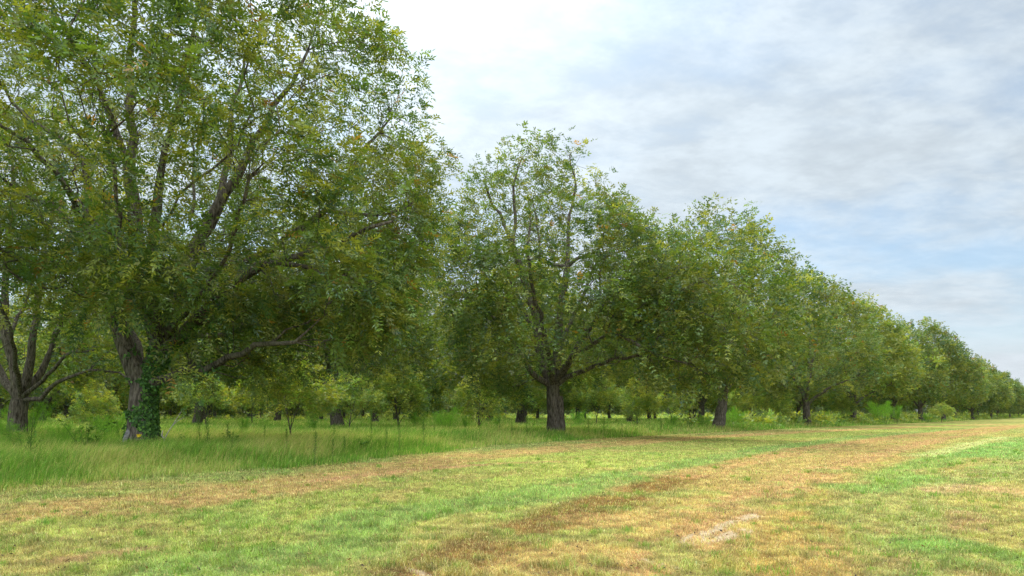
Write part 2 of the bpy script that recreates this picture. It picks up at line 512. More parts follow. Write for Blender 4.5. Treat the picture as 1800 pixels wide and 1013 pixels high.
def grow(sk, pts, bf=0.35, rtip=0.012, expo=0.47, midj=0.09, nolimb=()):
    """join every point to the skeleton, short ways and short paths first, then fill in radii"""
    P = np.array(sk.p); par = list(sk.par)
    path = np.zeros(len(P))
    for i in range(1, len(P)): path[i] = path[par[i]] + np.linalg.norm(P[i] - P[par[i]])
    ok = np.array([l != 0 for l in sk.limb])
    n = len(pts)
    best = np.full(n, 1e9); who = np.zeros(n, int)
    for i in np.where(ok)[0]:
        d = np.linalg.norm(pts - P[i], axis=1) + bf * path[i] * 0.8
        k = d < best; best[k] = d[k]; who[k] = i
    todo = np.ones(n, bool); P = list(P); path = list(path); tips = np.zeros(n, int)
    nodeof = {}
    for _ in range(n):
        c = np.where(todo, best, 1e12); i = int(c.argmin()); w = int(who[i]); todo[i] = False
        a, b = P[w], pts[i]; L = np.linalg.norm(b - a)
        m = 1 if L < 0.7 else (2 if L < 1.6 else 3)
        cur = w
        for q in range(1, m):
            t = q / m
            mid = a * (1 - t) + b * t + rng.normal(0, midj, 3) * L ** 0.7
            mid[2] += 0.08 * L * math.sin(math.pi * t) * (1 if rng.random() < 0.5 else -1)
            path.append(path[cur] + L / m); P.append(mid); par.append(cur); sk.r.append(0); sk.limb.append(sk.limb[w]); cur = len(P) - 1
        path.append(path[cur] + L / m); P.append(b); par.append(cur); sk.r.append(0); sk.limb.append(sk.limb[w])
        new = len(P) - 1; tips[i] = new
        d = np.linalg.norm(pts - b, axis=1) + bf * path[new]
        k = todo & (d < best); best[k] = d[k]; who[k] = new
    sk.p = P; sk.par = par
    N = len(P); cnt = np.zeros(N); child = [0] * N
    for i in range(N - 1, 0, -1): child[par[i]] += 1
    order = sorted(range(N), key=lambda i: -path[i])
    for i in order:
        if child[i] == 0: cnt[i] += 1
        if par[i] >= 0: cnt[par[i]] += cnt[i]
    r = rtip * np.maximum(cnt, 1) ** expo
    hand = np.array(sk.r)
    r = np.where(hand > 0, np.maximum(hand, np.minimum(r, hand * 1.25)), r)
    for i in sorted(range(N), key=lambda i: path[i]):
        if par[i] >= 0: r[i] = min(r[i], r[par[i]] * 0.98)
    sk.rad = r; sk.cnt = cnt
    return tips


def clear_view(sk, pts, o, rad, prob):
    """the main limbs are fairly bare on the open side, as in the photo"""
    pr_ = lambda P: np.stack([(P[:, 0] + o[0]) / (P[:, 1] + o[1]) * F + CX, YH - (P[:, 2] - H) / (P[:, 1] + o[1]) * F], 1)
    P = np.array(sk.p); big = (np.array(sk.r) > 0.10); Q = pr_(P[big]); S = pr_(pts); yb = P[big][:, 1]
    hit = np.zeros(len(pts), bool)
    for q, y in zip(Q, yb): hit |= (np.hypot(S[:, 0] - q[0], S[:, 1] - q[1]) < rad) & (pts[:, 1] < y)
    return pts[~(hit & (rng.random(len(pts)) < prob))]


def tubes(sk, sel, big=14, flare=None, rmin=0.0):
    """chains of rings for the nodes in sel; returns verts, quads"""
    P = np.array(sk.p); N = len(P); kids = [[] for _ in range(N)]
    for i, q in enumerate(sk.par):
        if q >= 0: kids[q].append(i)
    V, Q, off = [], [], 0
    starts = []
    for i in range(N):
        q = sk.par[i]
        if not sel[i]: continue
        if q < 0: starts.append((i, None)); continue
        main = max(kids[q], key=lambda c: (sk.limb[c] == sk.limb[q], sk.rad[c]))
        if i != main or not sel[q] or sk.limb[q] != sk.limb[i]: starts.append((i, q))
    for i, q in starts:
        ch = [q] if q is not None else []
        cur = i
        while True:
            ch.append(cur)
            ks = [c for c in kids[cur] if sel[c] and sk.limb[c] == sk.limb[cur]]
            if not ks: break
            m = max(kids[cur], key=lambda c: (sk.limb[c] == sk.limb[cur], sk.rad[c]))
            if m not in ks: break
            cur = m
        if len(ch) < 2: continue
        pts = P[ch]; rad = sk.rad[ch].copy()
        if q is not None: rad[0] = min(rad[0], rad[1] * 1.35)
        if rad.max() < rmin: continue
        ns = big if rad.max() > 0.12 else (8 if rad.max() > 0.05 else (5 if rad.max() > 0.02 else 3))
        T = np.gradient(pts, axis=0); T /= np.maximum(np.linalg.norm(T, axis=1, keepdims=True), 1e-9)
        ref = np.array([0.12, 1, 0.05]) if abs(T[0, 1]) < 0.9 else np.array([1, 0, 0.1])
        A = np.cross(T, ref); A /= np.maximum(np.linalg.norm(A, axis=1, keepdims=True), 1e-9)
        B = np.cross(T, A)
        an = np.linspace(0, 2 * math.pi, ns, endpoint=False)
        rr = rad[:, None] * np.ones((1, ns))
        if rad.max() > 0.1:
            rr = rr * (1 + 0.10 * (vnoise(pts[:, 2:3] * 1.6 + 3, np.cos(an)[None] * 1.7 + 5, 7) - 0.5) * 2
                       + 0.07 * (vnoise(pts[:, 2:3] * 4 + 3, np.sin(an)[None] * 3.2 + 9, 9) - 0.5) * 2)
        if flare is not None and q is None:
            zz = np.clip(pts[:, 2:3], 0, 9)
            rr = rr * (1 + flare * np.exp(-zz / 0.55) * (1 + 0.45 * np.sin(an * 4 + 0.7)[None] + 0.25 * np.sin(an * 7)[None]))
        ring = pts[:, None] + rr[..., None] * (np.cos(an)[None, :, None] * A[:, None] + np.sin(an)[None, :, None] * B[:, None])
        m = len(ch)
        V.append(ring.reshape(-1, 3))
        ii, jj = np.meshgrid(np.arange(m - 1), np.arange(ns), indexing='ij')
        a = off + ii * ns + jj; b = off + ii * ns + (jj + 1) % ns
        Q.append(np.stack([a, b, b + ns, a + ns], -1).reshape(-1, 4))
        off += m * ns
    if not V: return None
    return np.concatenate(V), np.concatenate(Q)


G_DARK, G_MID, G_OLV, G_YEL, G_ORG = (np.array(c) for c in (
    (0.062, 0.120, 0.028), (0.115, 0.178, 0.030), (0.172, 0.200, 0.034), (0.25, 0.27, 0.045), (0.30, 0.17, 0.03)))


def leaves(centres, dirs, per, spread, L, nl, lw, pal, name, droop=0.35, seed=3, mat=None):
    """compound leaves round each twig end: nl leaflets on a rachis of length L"""
    g = np.random.default_rng(seed)
    n = len(centres) * per
    ci = np.repeat(np.arange(len(centres)), per)
    c = centres[ci]; o = dirs[ci]
    # a few twiglets per cluster so the leaves sit in sprays
    ntw = 4
    twd = g.normal(0, 1, (len(centres), ntw, 3)) * [1, 1, 0.8] + dirs[:, None] * 1.15
    twd /= np.linalg.norm(twd, axis=2, keepdims=True)
    tw = g.integers(0, ntw, n)
    td = twd[ci, tw]
    along = g.random(n) ** 0.7
    base = c + td * (along * spread)[:, None] + g.normal(0, spread * 0.10, (n, 3))
    ld = td * 0.7 + g.normal(0, 0.5, (n, 3)) + o * 0.15; ld[:, 2] -= droop * 0.4
    ld /= np.linalg.norm(ld, axis=1, keepdims=True)
    # blade plane: mostly facing up
    up = np.array([0, 0, 1.0]) + g.normal(0, 0.45, (n, 3))
    sd = np.cross(ld, up); sd /= np.maximum(np.linalg.norm(sd, axis=1, keepdims=True), 1e-6)
    nr = np.cross(sd, ld)
    Lr = L * g.uniform(0.7, 1.2, n)
    prs = (nl - 1) // 2
    spec = []
    for k in range(prs):
        t = 0.28 + 0.66 * k / max(1, prs - 1) if prs > 1 else 0.4
        spec += [(t, 1), (t, -1)]
    spec.append((1.0, 0))
    VV = []
    ll = L * (0.34 if nl > 5 else 0.46 if nl > 3 else 0.7)
    for t, sg in spec:
        a = base + ld * (Lr * t)[:, None] - nr * 0
        a = a - np.array([0, 0, 1.0]) * (droop * Lr * t * t)[:, None]
        dd = ld * (0.55 if sg else 1.0) + sd * sg * 0.85 + g.normal(0, 0.16, (n, 3)); dd[:, 2] -= droop * 0.5
        dd /= np.linalg.norm(dd, axis=1, keepdims=True)
        nn = nr + g.normal(0, 0.3, (n, 3))
        ww = np.cross(dd, nn); ww /= np.maximum(np.linalg.norm(ww, axis=1, keepdims=True), 1e-6)
        l = ll * g.uniform(0.75, 1.2, n)[:, None]; w = lw * 0.5 * g.uniform(0.8, 1.2, n)[:, None]
        VV.append(np.stack([a, a + dd * l * 0.42 + ww * w, a + dd * l, a + dd * l * 0.42 - ww * w], 1))
    VV = np.stack(VV, 1)                                           # n, nl, 4, 3
    v = VV.reshape(-1, 3); f = np.arange(len(v)).reshape(-1, 4)
    # colour: by cluster, then by leaf
    w = np.array(pal[0], float); cols = np.array(pal[1])
    cw = g.random(len(centres))
    base_c = cols[np.minimum(np.searchsorted(np.cumsum(w) / w.sum(), cw), len(w) - 1)]
    lc = cols[np.minimum(np.searchsorted(np.cumsum(w) / w.sum(), g.random(n)), len(w) - 1)]
    mixk = (g.random(n) < 0.28)[:, None]
    cc = np.where(mixk, lc, base_c[ci]) * (np.exp(g.normal(0, 0.14, n)) * np.exp(g.normal(0, 0.16, len(centres)))[ci])[:, None]
    if len(pal) > 2:
        org = g.random(n) < pal[2]; cc[org] = G_ORG * g.uniform(0.6, 1.3, org.sum())[:, None]
    cc = np.repeat(cc, len(spec), axis=0) * g.uniform(0.88, 1.12, n * len(spec))[:, None]
    return mesh(name, v, f, mat or M_LEAF, col=cc)


PAL_A = ([0.20, 0.40, 0.32, 0.08], [G_DARK, G_MID, G_OLV, G_YEL], 0.010)
PAL_B = ([0.22, 0.42, 0.28, 0.08], [G_DARK, G_MID, G_OLV, G_YEL], 0.007)
PAL_C = ([0.12, 0.36, 0.34, 0.18], [G_DARK * 1.4, G_MID * 1.25, G_OLV * 1.25, G_YEL], 0.004)
PAL_Y = ([0.10, 0.40, 0.25, 0.25], [G_DARK * 1.8, G_MID * 1.6, G_OLV * 1.7, G_YEL * 1.3], 0.0)


def finish_tree(name, sk, tips, centre, per, spread, L, nl, lw, pal, seed, loc, flare=0.35, big=14, limbs=True, rmin=0.0, droop=0.35):
    root = empty(name, loc)
    lim = np.array(sk.limb)
    ids = sorted(set(lim.tolist()))
    if limbs:
        for i in ids:
            r = tubes(sk, lim == i, big, flare if i == 0 else None, rmin)
            if r is None: continue
            obj('trunk' if i == 0 else 'limb', mesh('trunk' if i == 0 else 'limb', r[0], r[1], M_BARK, smooth=True), root)
    else:
        VV, QQ, off = [], [], 0
        for i in ids:
            r = tubes(sk, lim == i, big, flare if i == 0 else None, rmin)
            if r is None: continue
            VV.append(r[0]); QQ.append(r[1] + off); off += len(r[0])
        obj('trunk', mesh('trunk', np.concatenate(VV), np.concatenate(QQ), M_BARK, smooth=True), root)
    P = np.array(sk.p); T = P[tips]; par = P[[sk.par[t] for t in tips]]
    d = T - par; d /= np.maximum(np.linalg.norm(d, axis=1, keepdims=True), 1e-6)
    o = T - centre; o /= np.maximum(np.linalg.norm(o, axis=1, keepdims=True), 1e-6)
    d = d * 0.6 + o * 0.5 + [0, 0, 0.25]; d /= np.linalg.norm(d, axis=1, keepdims=True)
    obj('crown', leaves(T, d, per, spread, L, nl, lw, pal, 'crown', seed=seed, droop=droop), root)
    return root


# ---- the near pecan with ivy on its trunk
def tree_near():
    Y = 26.0; ox, oy = P0
    def q(x, y, dy=0.0):
        p = px(x, y, Y + dy); return p - [ox, oy, 0]
    sk = Skel()
    b = sk.add((0, 0, -0.1), -1, 0.62, 0)
    t = sk.poly(b, [q(250, 770), q(250, 720), q(252, 678)], 0.56, 0.44, 0, 0.01, 0.3)
    A = t
    t1 = sk.poly(A, [q(232, 635), q(205, 560), q(182, 480), q(165, 425), q(150, 395)], 0.36, 0.20, 1, 0.03)
    sk.poly(t1, [q(120, 385), q(95, 360), q(60, 350), q(20, 330, 1)], 0.11, 0.05, 1)
    sk.poly(t1, [q(155, 330), q(140, 285), q(100, 240), q(55, 215), q(20, 180)], 0.16, 0.05, 1)
    sk.poly(t1, [q(110, 330, -2), q(40, 250, -3.5), q(-40, 190, -4.5)], 0.12, 0.05, 1)
    core = sk.poly(A, [q(270, 650, .2), q(282, 615, .3)], 0.40, 0.37, 0, 0.01, 0.25)
    t2 = sk.poly(core, [q(270, 575, .6), q(250, 500, 1), q(242, 420, 1), q(236, 350, 1)], 0.36, 0.24, 2, 0.04)
    sk.poly(t2, [q(232, 240, .6), q(228, 130, .6), q(236, 20, .3), q(240, -80)], 0.20, 0.06, 2)
    sk.poly(t2, [q(200, 220, 1), q(170, 140, 1.5), q(125, 70, 2), q(90, 0, 2)], 0.16, 0.05, 2)
    t3 = sk.poly(core, [q(272, 550, -.4), q(265, 470, -.8), q(272, 400, -1), q(280, 340, -1)], 0.24, 0.16, 3, 0.04)
    sk.poly(t3, [q(290, 260, -1.6), q(320, 170, -2), q(330, 90, -2.4), q(350, 0, -2.5)], 0.13, 0.04, 3)
    t4 = sk.poly(core, [q(300, 560, .3), q(320, 490, .6), q(350, 425, .6), q(385, 360, .6)], 0.34, 0.21, 4, 0.04)
    sk.poly(t4, [q(410, 310, .4), q(448, 250, .4), q(480, 195, .2), q(512, 150, 0), q(540, 90)], 0.18, 0.05, 4)
    sk.poly(t4, [q(405, 250, 1.5), q(408, 190, 2), q(430, 90, 3)], 0.14, 0.05, 4)
    sk.poly(t4, [q(340, 400, 1.2), q(342, 330, 2), q(338, 250, 3)], 0.08, 0.04, 4)
    t5 = sk.poly(core, [q(315, 595, -.4), q(355, 555, -1.2), q(405, 500, -1.8), q(450, 468, -2)], 0.26, 0.17, 5, 0.04)
    sk.poly(t5, [q(500, 455, -2.2), q(560, 436, -2.4), q(620, 415, -2.6), q(690, 385, -3)], 0.14, 0.05, 5)
    sk.poly(t5, [q(490, 458, -2.5), q(530, 470, -3), q(575, 480, -3.4), q(640, 500, -3.6)], 0.10, 0.04, 5)
    sk.poly(t5, [q(470, 490, -2.2), q(482, 520, -2.2)], 0.03, 0.01, 5)
    t6 = sk.poly(t4 - 4, [q(390, 470, 0), q(430, 457, 0), q(480, 440, 0), q(530, 400, 0), q(575, 372, 0)], 0.13, 0.10, 4)
    sk.poly(t6, [q(610, 372, 0), q(655, 378, 0), q(720, 360, 0)], 0.08, 0.03, 4)
    sk.poly(t6, [q(600, 330, 0), q(640, 260, 0), q(690, 200, 0)], 0.07, 0.03, 4)
    t7 = sk.poly(A, [q(320, 655, -.8), q(380, 640, -1.6), q(450, 612, -2.6), q(520, 600, -3.6)], 0.18, 0.06, 6, 0.05)
    sk.poly(core, [q(320, 590, 1.5), q(400, 590, 3.5), q(500, 540, 5), q(600, 480, 6)], 0.14, 0.06, 7, 0.05)
    sk.poly(A, [q(240, 600, 2), q(180, 520, 4), q(100, 420, 6), q(40, 330, 7)], 0.14, 0.06, 8, 0.05)
    sk.poly(core, [q(270, 570, -1.4), q(220, 480, -4), q(210, 350, -6), q(190, 240, -7)], 0.09, 0.05, 9, 0.05)
    sk.poly(core, [q(320, 560, -1.5), q(400, 440, -5), q(440, 310, -6.5)], 0.09, 0.05, 10, 0.05)
    z = lambda y: H + (YH - y) * Y / F
    xx = lambda x: (x - CX) * Y / F - ox
    prof = [(z(-175), xx(190), xx(330)), (z(-120), xx(60), xx(470)), (z(-50), xx(-60), xx(590)), (z(0), xx(-110), xx(628)), (z(60), xx(-160), xx(672)),
            (z(130), xx(-200), xx(690)), (z(200), xx(-230), xx(716)), (z(260), xx(-250), xx(755)), (z(320), xx(-240), xx(765)),
            (z(380), xx(-200), xx(770)), (z(440), xx(-80), xx(765)), (z(500), xx(60), xx(750)), (z(545), xx(150), xx(725))]
    pts = envelope(prof, 2500, 0.14, 0.10, 0.38, 11, 0.92, lob=2.0)
    low = [(z(500), xx(260), xx(740)), (z(590), xx(290), xx(705)), (z(640), xx(310), xx(620)), (z(672), xx(330), xx(560))]
    pl = envelope(low, 560, 0.0, 0.1, 0.36, 12, 0.75, -2.6, lob=1.3)
    lowl = [(z(430), xx(60), xx(300)), (z(560), xx(120), xx(330)), (z(620), xx(250), xx(340))]
    pl2 = envelope(lowl, 90, 0.0, 0.1, 0.3, 13, 1.0, -1.5)
    mid = [(z(400), xx(225), xx(330)), (z(480), xx(225), xx(370)), (z(560), xx(262), xx(390)), (z(630), xx(285), xx(400))]
    pm = envelope(mid, 110, 0.0, 0.1, 0.3, 14, 0.45, -2.8, lob=1.1)
    pts = np.concatenate([pts, pl, pl2, pm])
    # keep the sight line to the trunk clear
    sx = (pts[:, 0] + ox) / (pts[:, 1] + oy) * F + CX; sy = YH - (pts[:, 2] - H) / (pts[:, 1] + oy) * F
    k = ~((sx > 170) & (sx < 300) & (sy > 540)); pts = pts[k]
    pts = clear_view(sk, pts, (ox, oy), 22, 0.55)
    tips = grow(sk, pts, 0.30, 0.0095, 0.46)
    r = finish_tree('pecan_tree', sk, tips, np.array([0.5, 0, 8.0]), 11, 0.78, 0.54, 9, 0.062, PAL_A, 5, (ox, oy, 0), 0.30, 22)
    tag(r, 'huge pecan tree at the left with ivy climbing its forked trunk', 'tree', 'pecan trees of the front row')
    return sk, r


def tree_second(loc):
    Y = loc[1]; ox = loc[0]
    def q(x, y, dy=0.0): return px(x, y, Y + dy) - [ox, Y, 0]
    sk = Skel()
    b = sk.add((0, 0, -0.1), -1, 0.52, 0)
    A = sk.poly(b, [q(975, 740), q(973, 705), q(972, 680)], 0.54, 0.50, 0, 0.01, 0.35)
    sk.poly(A, [q(945, 665, -.5), q(925, 640, -1), q(895, 590, -1.5), q(850, 540, -2), q(825, 535, -2)], 0.22, 0.07, 1, 0.06)
    t = sk.poly(A, [q(955, 640, .5), q(940, 560, 1), q(915, 470, 1), q(900, 430, 1)], 0.34, 0.2, 2, 0.05)
    sk.poly(t, [q(885, 395, 1), q(868, 360, 1), q(850, 320, 0)], 0.14, 0.06, 2)
    sk.poly(t, [q(908, 380, 1), q(903, 330, 1), q(915, 280, 1)], 0.14, 0.05, 2)
    t = sk.poly(A, [q(978, 640), q(985, 560), q(992, 500), q(995, 470)], 0.34, 0.2, 3, 0.05)
    sk.poly(t, [q(1015, 456), q(1045, 447), q(1060, 455), q(1100, 440)], 0.12, 0.05, 3)
    sk.poly(t, [q(975, 468), q(950, 455), q(945, 400), q(935, 350)], 0.12, 0.04, 3)
    sk.poly(t, [q(1000, 400), q(1010, 330), q(1000, 270)], 0.14, 0.04, 3)
    t = sk.poly(A, [q(1010, 658, -1), q(1045, 645, -2), q(1080, 632, -3), q(1140, 625, -4)], 0.2, 0.07, 4, 0.05)
    t = sk.poly(A, [q(1010, 620, -1), q(1060, 540, -1.5), q(1100, 525, -2), q(1140, 523, -2.5), q(1200, 500, -3)], 0.22, 0.07, 5, 0.05)
    t = sk.poly(A, [q(1005, 630, -2), q(1080, 590, -5), q(1150, 620, -6.5), q(1210, 640, -7)], 0.2, 0.06, 6, 0.05)
    sk.poly(A, [q(950, 600, 3), q(900, 500, 5), q(860, 420, 6)], 0.2, 0.06, 7, 0.05)
    sk.poly(A, [q(990, 600, 3), q(1040, 480, 5), q(1070, 380, 5)], 0.2, 0.06, 8, 0.05)
    sk.poly(A, [q(960, 600, -3), q(930, 480, -5), q(930, 390, -5)], 0.2, 0.06, 9, 0.05)
    z = lambda y: H + (YH - y) * Y / F
    xx = lambda x: (x - CX) * Y / F - ox
    prof = [(z(258), xx(930), xx(1000)), (z(275), xx(885), xx(1030)), (z(305), xx(825), xx(1065)), (z(340), xx(812), xx(1080)), (z(400), xx(808), xx(1120)),
            (z(400), xx(790), xx(1130)), (z(450), xx(775), xx(1175)), (z(500), xx(768), xx(1215)), (z(550), xx(768), xx(1250)), (z(600), xx(775), xx(1255)), (z(645), xx(800), xx(1215))]
    pts = envelope(prof, 1350, 0.1, 0.12, 0.36, 21, 0.85, lob=1.8)
    ex = [(z(460), xx(1110), xx(1225)), (z(520), xx(1100), xx(1290)), (z(580), xx(1100), xx(1330)), (z(640), xx(1090), xx(1310)), (z(690), xx(1110), xx(1230))]
    p2 = envelope(ex, 420, 0.0, 0.1, 0.3, 22, 1.0, -6)
    ex2 = [(z(640), xx(820), xx(950)), (z(690), xx(840), xx(910))]
    p3 = envelope(ex2, 60, 0.0, 0.1, 0.3, 23, 1.0, 0)
    fr = [(z(480), xx(860), xx(1060)), (z(560), xx(840), xx(1090)), (z(625), xx(860), xx(1060)), (z(655), xx(890), xx(1040))]
    p4 = envelope(fr, 150, 0.0, 0.1, 0.3, 24, 0.3, -5.5, lob=1.5)
    pts = np.concatenate([pts, p2, p3, p4])
    sk.poly(b, [q(987, 762, -.3), q(986, 730, -.35), q(984, 696, -.2)], 0.27, 0.2, 10, 0.02, 0.3)
    pts = clear_view(sk, pts, (ox, Y), 15, 0.6)
    tips = grow(sk, pts, 0.30, 0.012, 0.46)
    r = finish_tree('pecan_tree', sk, tips, np.array([0, 0, 7.5]), 13, 1.0, 0.62, 7, 0.092, PAL_B, 6, loc, 0.25, 18)
    tag(r, 'tall pecan tree in the middle with a double grey trunk, sky behind its open top', 'tree', 'pecan trees of the front row')
    return r


def generic_tree(seed, H0=20.5, R=10.2, npts=900, per=17, spread=1.1, L=0.62, nl=5, lw=0.13, pal=PAL_B, fork=3.0, r0=0.5, limbs=True, low=3.6,
                 rtip=0.014, name='pecan_tree', droop=0.35, rmin=0.0, big=10, shape=1.0, lobf=0.185, top=0.17):
    """an open-grown tree: short trunk, spreading limbs, lumpy crown"""
    global rng
    old = rng; rng = np.random.default_rng(seed)
    sk = Skel(); b = sk.add((0, 0, -0.1), -1, r0, 0)
    lx, ly = rng.normal(0, 0.12, 2)
    A = sk.poly(b, [(lx * fork * .4, ly * fork * .4, fork * 0.5), (lx * fork * .6, ly * fork * .6, fork)], r0, r0 * 0.85, 0, 0.01, max(0.15, fork / 8))
    nlb = rng.integers(5, 8); a0 = rng.uniform(0, 6.28)
    for i in range(nlb):
        an = a0 + i * 2 * math.pi / nlb + rng.normal(0, 0.25)
        up = i % 2 == 0
        reach = R * (rng.uniform(0.25, 0.4) if up else rng.uniform(0.55, 0.8)); ht = H0 * (rng.uniform(0.6, 0.78) if up else rng.uniform(0.3, 0.48))
        d = np.array([math.cos(an), math.sin(an), 0])
        pts = [sk.p[A] + d * reach * 0.22 + [0, 0, (ht - fork) * 0.32], sk.p[A] + d * reach * 0.6 + [0, 0, (ht - fork) * 0.68], sk.p[A] + d * reach + [0, 0, ht - fork]]
        sk.poly(A, pts, r0 * rng.uniform(0.4, 0.6), r0 * 0.12, i + 1, 0.07 * R / 10, max(0.25, H0 / 28))
    prof = []
    for f, w in [(0, 0.35), (0.08, 0.72), (0.2, 0.95), (0.35, 1.0), (0.5, 0.88), (0.65, 0.70), (0.8, 0.52), (0.92, 0.33), (1.0, top)]:
        z = low + (H0 - low) * f; w *= R
        prof.append((z, -w * rng.uniform(0.86, 1.08), w * rng.uniform(0.86, 1.08)))
    pts = envelope(prof, npts, 0.1, 0.2, 0.36, seed, lob=lobf * R)
    if not (nl <= 3):
        pts = pts
    tips = grow(sk, pts, 0.30, rtip, 0.46, nolimb=())
    r = finish_tree(name, sk, tips, np.array([0, 0, H0 * 0.4]), per, spread, L, nl, lw, pal, seed + 100, (0, 0, 0), 0.3, big, limbs, rmin, droop)
    rng = old
    return r


# ------------------------------------------------------------------ weeds and small things
def fennel(seed, h, nst, spr, fine, name, tone=1.0, w=0.006, dens=1.0):
    """feathery green plume: upright stems with very fine upswept foliage"""
    g = np.random.default_rng(seed)
    root = empty(name, (0, 0, 0))
    V, Q, off = [], [], 0
    LB, LD, LL = [], [], []
    for i in range(nst):
        a = g.uniform(0, 6.28); r = spr * 0.35 * math.sqrt(g.random()); hh = h * g.uniform(0.65, 1.0)
        b = np.array([r * math.cos(a), r * math.sin(a), -0.02]); out = np.array([math.cos(a), math.sin(a), 0]) * spr * g.uniform(0.2, 0.8)
        m = 6; t = np.linspace(0, 1, m)[:, None]
        pts = b + out * t ** 1.6 + np.array([0, 0, hh]) * t
        an = np.linspace(0, 6.28, 4, endpoint=False)
        rad = (0.009 * h / 1.5 * (1 - 0.7 * t))[:, :, None]
        ring = pts[:, None] + rad * np.stack([np.cos(an), np.sin(an), an * 0], 1)[None]
        V.append(ring.reshape(-1, 3))
        ii, jj = np.meshgrid(np.arange(m - 1), np.arange(4), indexing='ij')
        A = off + ii * 4 + jj; B = off + ii * 4 + (jj + 1) % 4
        Q.append(np.stack([A, B, B + 4, A + 4], -1).reshape(-1, 4)); off += m * 4
        k = int(fine * dens); tt = g.uniform(0.22, 1.0, k) ** 0.8
        p = b + out * tt[:, None] ** 1.6 + np.array([0, 0, hh]) * tt[:, None]
        bo = g.normal(0, 1, (k, 3)); bo[:, 2] = 0; bo /= np.maximum(np.linalg.norm(bo, axis=1, keepdims=True), 1e-6)
        rr = (spr * 0.42 * (1.08 - tt) ** 0.6 * g.random(k))[:, None]
        LB.append(p + bo * rr + [0, 0, 1] * rr * 0.9); LD.append(bo * 0.45 + [0, 0, 1] + g.normal(0, 0.3, (k, 3)))
        LL.append(h * 0.075 * g.uniform(0.6, 1.4, k))
    obj('stem', mesh('stem', np.concatenate(V), np.concatenate(Q), M_STEM), root)
    B = np.concatenate(LB); D = np.concatenate(LD); D /= np.linalg.norm(D, axis=1, keepdims=True); L = np.concatenate(LL)[:, None]
    sd = np.cross(D, g.normal(0, 1, D.shape)); sd /= np.linalg.norm(sd, axis=1, keepdims=True)
    v = np.stack([B - sd * w * .5, B + sd * w * .5, B + D * L], 1).reshape(-1, 3)
    c = lin(132, 184, 50, 0.68) * tone * np.exp(g.normal(0, 0.22, len(B)))[:, None]
    obj('foliage', mesh('foliage', v, np.arange(len(v)).reshape(-1, 3), M_BLADE, col=c), root)
    return root


def leafy(seed, h, spr, nst, nlv, name, tone=1.0, flower=False):
    """broad-leaved weed"""
    g = np.random.default_rng(seed); root = empty(name, (0, 0, 0))
    V, Q, off, LB, LD = [], [], 0, [], []
    for i in range(nst):
        a = g.uniform(0, 6.28); hh = h * g.uniform(0.6, 1); out = np.array([math.cos(a), math.sin(a), 0]) * spr * g.uniform(0.3, 1)
        m = 5; t = np.linspace(0, 1, m)[:, None]; pts = out * t ** 1.4 + np.array([0, 0, hh]) * t + [0, 0, -0.02]
        an = np.linspace(0, 6.28, 4, endpoint=False)
        ring = pts[:, None] + (0.006 * (1.1 - t))[:, :, None] * np.stack([np.cos(an), np.sin(an), an * 0], 1)[None]
        V.append(ring.reshape(-1, 3)); ii, jj = np.meshgrid(np.arange(m - 1), np.arange(4), indexing='ij')
        A = off + ii * 4 + jj; B = off + ii * 4 + (jj + 1) % 4
        Q.append(np.stack([A, B, B + 4, A + 4], -1).reshape(-1, 4)); off += m * 4
        tt = g.uniform(0.2, 1.0, nlv)[:, None]
        LB.append(out * tt ** 1.4 + np.array([0, 0, hh]) * tt); d = g.normal(0, 1, (nlv, 3)); d[:, 2] = np.abs(d[:, 2]) * 0.4; LD.append(d)
    obj('stem', mesh('stem', np.concatenate(V), np.concatenate(Q), M_STEM), root)
    B = np.concatenate(LB); D = np.concatenate(LD); D /= np.linalg.norm(D, axis=1, keepdims=True)
    L = (0.055 + 0.05 * g.random(len(B)))[:, None]; sd = np.cross(D, [0, 0, 1.0]) * L * 0.32
    v = np.stack([B, B + D * L * .5 + sd, B + D * L, B + D * L * .5 - sd], 1).reshape(-1, 3)
    c = lin(108, 150, 48, 0.7) * tone * np.exp(g.normal(0, 0.25, len(B)))[:, None]
    obj('foliage', mesh('foliage', v, np.arange(len(v)).reshape(-1, 4), M_BLADE, col=c), root)
    if flower:
        n = 60; p = np.array([0.06, -0.05, h]) + g.normal(0, 0.028, (n, 3)); d = g.normal(0, 0.016, (n, 3)); e = g.normal(0, 0.016, (n, 3))
        v = np.stack([p - d, p - e, p + d, p + e], 1).reshape(-1, 3)
        obj('flower', mesh('flower', v, np.arange(len(v)).reshape(-1, 4), M_BLADE, col=np.ones((n, 1)) * lin(240, 215, 50)), root)
    return root


